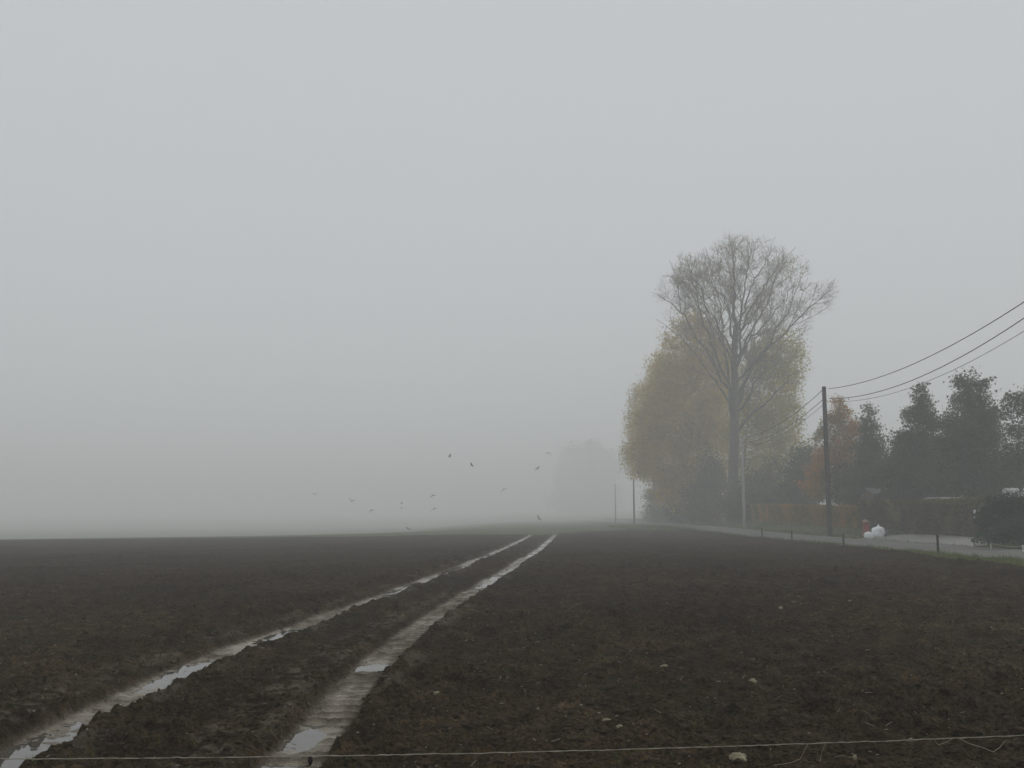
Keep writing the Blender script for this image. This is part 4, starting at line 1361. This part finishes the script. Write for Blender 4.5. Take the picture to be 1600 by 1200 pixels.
for k, (lab_, x, y, w, h) in enumerate(STONES):
    stone(lab_, x, y, w, h, 600 + k, el=.7)

# ------------------------------------------------------------------ puddle labels
PL = ['long grey puddle in the left rut at the lower left corner', 'short puddle in the left rut, second from the lower left', 'slim bright puddle in the left rut, third from the lower left', 'thin puddle in the left rut, fourth from the lower left',
      'thin puddle in the left rut, fifth from the lower left', 'wet streak in the left rut, third from its far end', 'wet streak in the left rut, second from its far end', 'wet streak at the far end of the left rut',
      'puddle in the right rut cut by the lower edge of the photo', 'broken puddle in the right rut just above the twine', 'small bright lone puddle in the right rut', 'bright puddle in the right rut where it bends right',
      'wet streak in the right rut, third from its far end', 'wet streak in the right rut, second from its far end', 'wet streak at the far end of the right rut']
puds = sorted([o for o in scene.objects if o.name.startswith('puddle')], key=lambda o: o.name)
for o, s in zip(puds, PL):
    tag(o, s, 'puddle', 'puddles in the ruts')

# ------------------------------------------------------------------ birds
def bird(label, x, y, Y, span, up, heading, bank_, sweep=.15):
    """one continuous skin: a tapered body with wings drawn out of its sides"""
    bm = bmesh.new()
    span *= .74
    L = span * .52
    secs = [(-.50, .035, .012), (-.36, .05, .02), (-.22, .07, .06), (-.05, .115, .10), (.12, .13, .115), (.28, .10, .095), (.36, .075, .075), (.44, .07, .07), (.50, .022, .022), (.57, .004, .004)]
    n = 8
    rings = []
    for sx_, ry, rz in secs:
        rings.append([bm.verts.new((sx_ * L, ry * L * math.cos(2 * math.pi * k / n + math.pi / 8), rz * L * math.sin(2 * math.pi * k / n + math.pi / 8) + (.03 * L if sx_ > .3 else 0))) for k in range(n)])
    side = {}
    for i in range(len(rings) - 1):
        for k in range(n):
            f = bm.faces.new((rings[i][k], rings[i + 1][k], rings[i + 1][(k + 1) % n], rings[i][(k + 1) % n]))
            if i == 3 and k in (7, 3):
                side[k] = f
    bm.faces.new(rings[0]); bm.faces.new(rings[-1][::-1])
    for k, f in side.items():
        s = 1 if k == 7 else -1
        for st, (out, lift, chord, back) in enumerate([(.16, up * .6, 1.9, .0), (.32, up * 1.0, 1.15, .02), (.5, up * .55, .72, -sweep), (.5 * 1.0 + .0, up * .5, .3, -sweep * 1.3)]):
            r = bmesh.ops.extrude_discrete_faces(bm, faces=[f])
            f = r['faces'][0]
            c = f.calc_center_median()
            tgt = Vector((L * (.05 + back), s * span * out * (1 if st < 3 else 1.04), lift * span * out))
            base_len = .17 * L
            for v in f.verts:
                d = v.co - c
                v.co = tgt + Vector((math.copysign(base_len * chord / 1.0, d.x) * .75, 0, math.copysign(.008 * span, d.z)))
    bmesh.ops.recalc_face_normals(bm, faces=bm.faces)
    me = bpy.data.meshes.new('bird'); bm.to_mesh(me); bm.free()
    o = link('bird', me, M['bird'], None, pix(x, y, Y))
    o.rotation_euler = (R(bank_), R(-6), R(heading))
    return tag(o, label, 'bird', 'flock of birds over the field')
BIRDS = [('dark bird in flight, topmost of the left pair near the top of the flock', 703, 713, 62, .55, .5, 200, 30), ('largest dark bird in flight, wings spread, near the top of the flock', 737, 727, 60, .55, .5, 30, 40),
         ('dark bird in flight, topmost and farthest right of the flock', 858, 708, 60, .6, -.3, 260, -20), ('small dark bird just below the topmost right bird', 840, 732, 66, .55, .3, 230, 35),
         ('dark bird with drooping wings alone right of the flock centre', 787, 764, 62, .62, -.55, 80, -25), ('dark bird with bent wings near the flock centre, upper of two', 676, 774, 60, .7, -.4, 75, -20),
         ('thin bird near the flock centre, lower of two', 678, 795, 62, .72, -.15, 85, -28), ('small level bird left of the flock centre, upper of two', 628, 786, 62, .5, .1, 180, 5),
         ('faint tiny bird left of the flock centre, lower of two', 628, 794, 80, .5, .15, 170, 5), ('dark bird with bent wings, third from the left of the flock', 580, 797, 62, .6, -.55, 80, -20),
         ('dark bird with raised wings, second from the left of the flock', 550, 783, 60, .62, .8, 110, 10), ('small bird with raised wings, leftmost of the flock', 492, 772, 72, .6, .4, 95, 0),
         ('small bird with raised wings, lowest of the flock, skimming the field', 638, 827, 62, .55, .7, 70, 20), ('small dark bird in a steep turn just above the far end of the ruts', 842, 810, 60, .6, .4, 60, 50)]
for b_ in BIRDS:
    bird(*b_)

# ------------------------------------------------------------------ fog
def fog():
    m = bpy.data.materials.new('fog'); m.use_nodes = True
    n, l = m.node_tree.nodes, m.node_tree.links
    n.remove(n['Principled BSDF'])
    v = n.new('ShaderNodeVolumePrincipled')
    v.inputs['Color'].default_value = (.986, .991, .992, 1)
    v.inputs['Density'].default_value = .0040
    v.inputs['Anisotropy'].default_value = .0
    l.new(v.outputs[0], n['Material Output'].inputs['Volume'])
    b = MB().box((-1300, -1300, -13.5), (1300, 1400, 40)).build('haze', m)
    tag(b, 'even grey fog lying over the whole field', 'fog', kind='stuff')
fog()
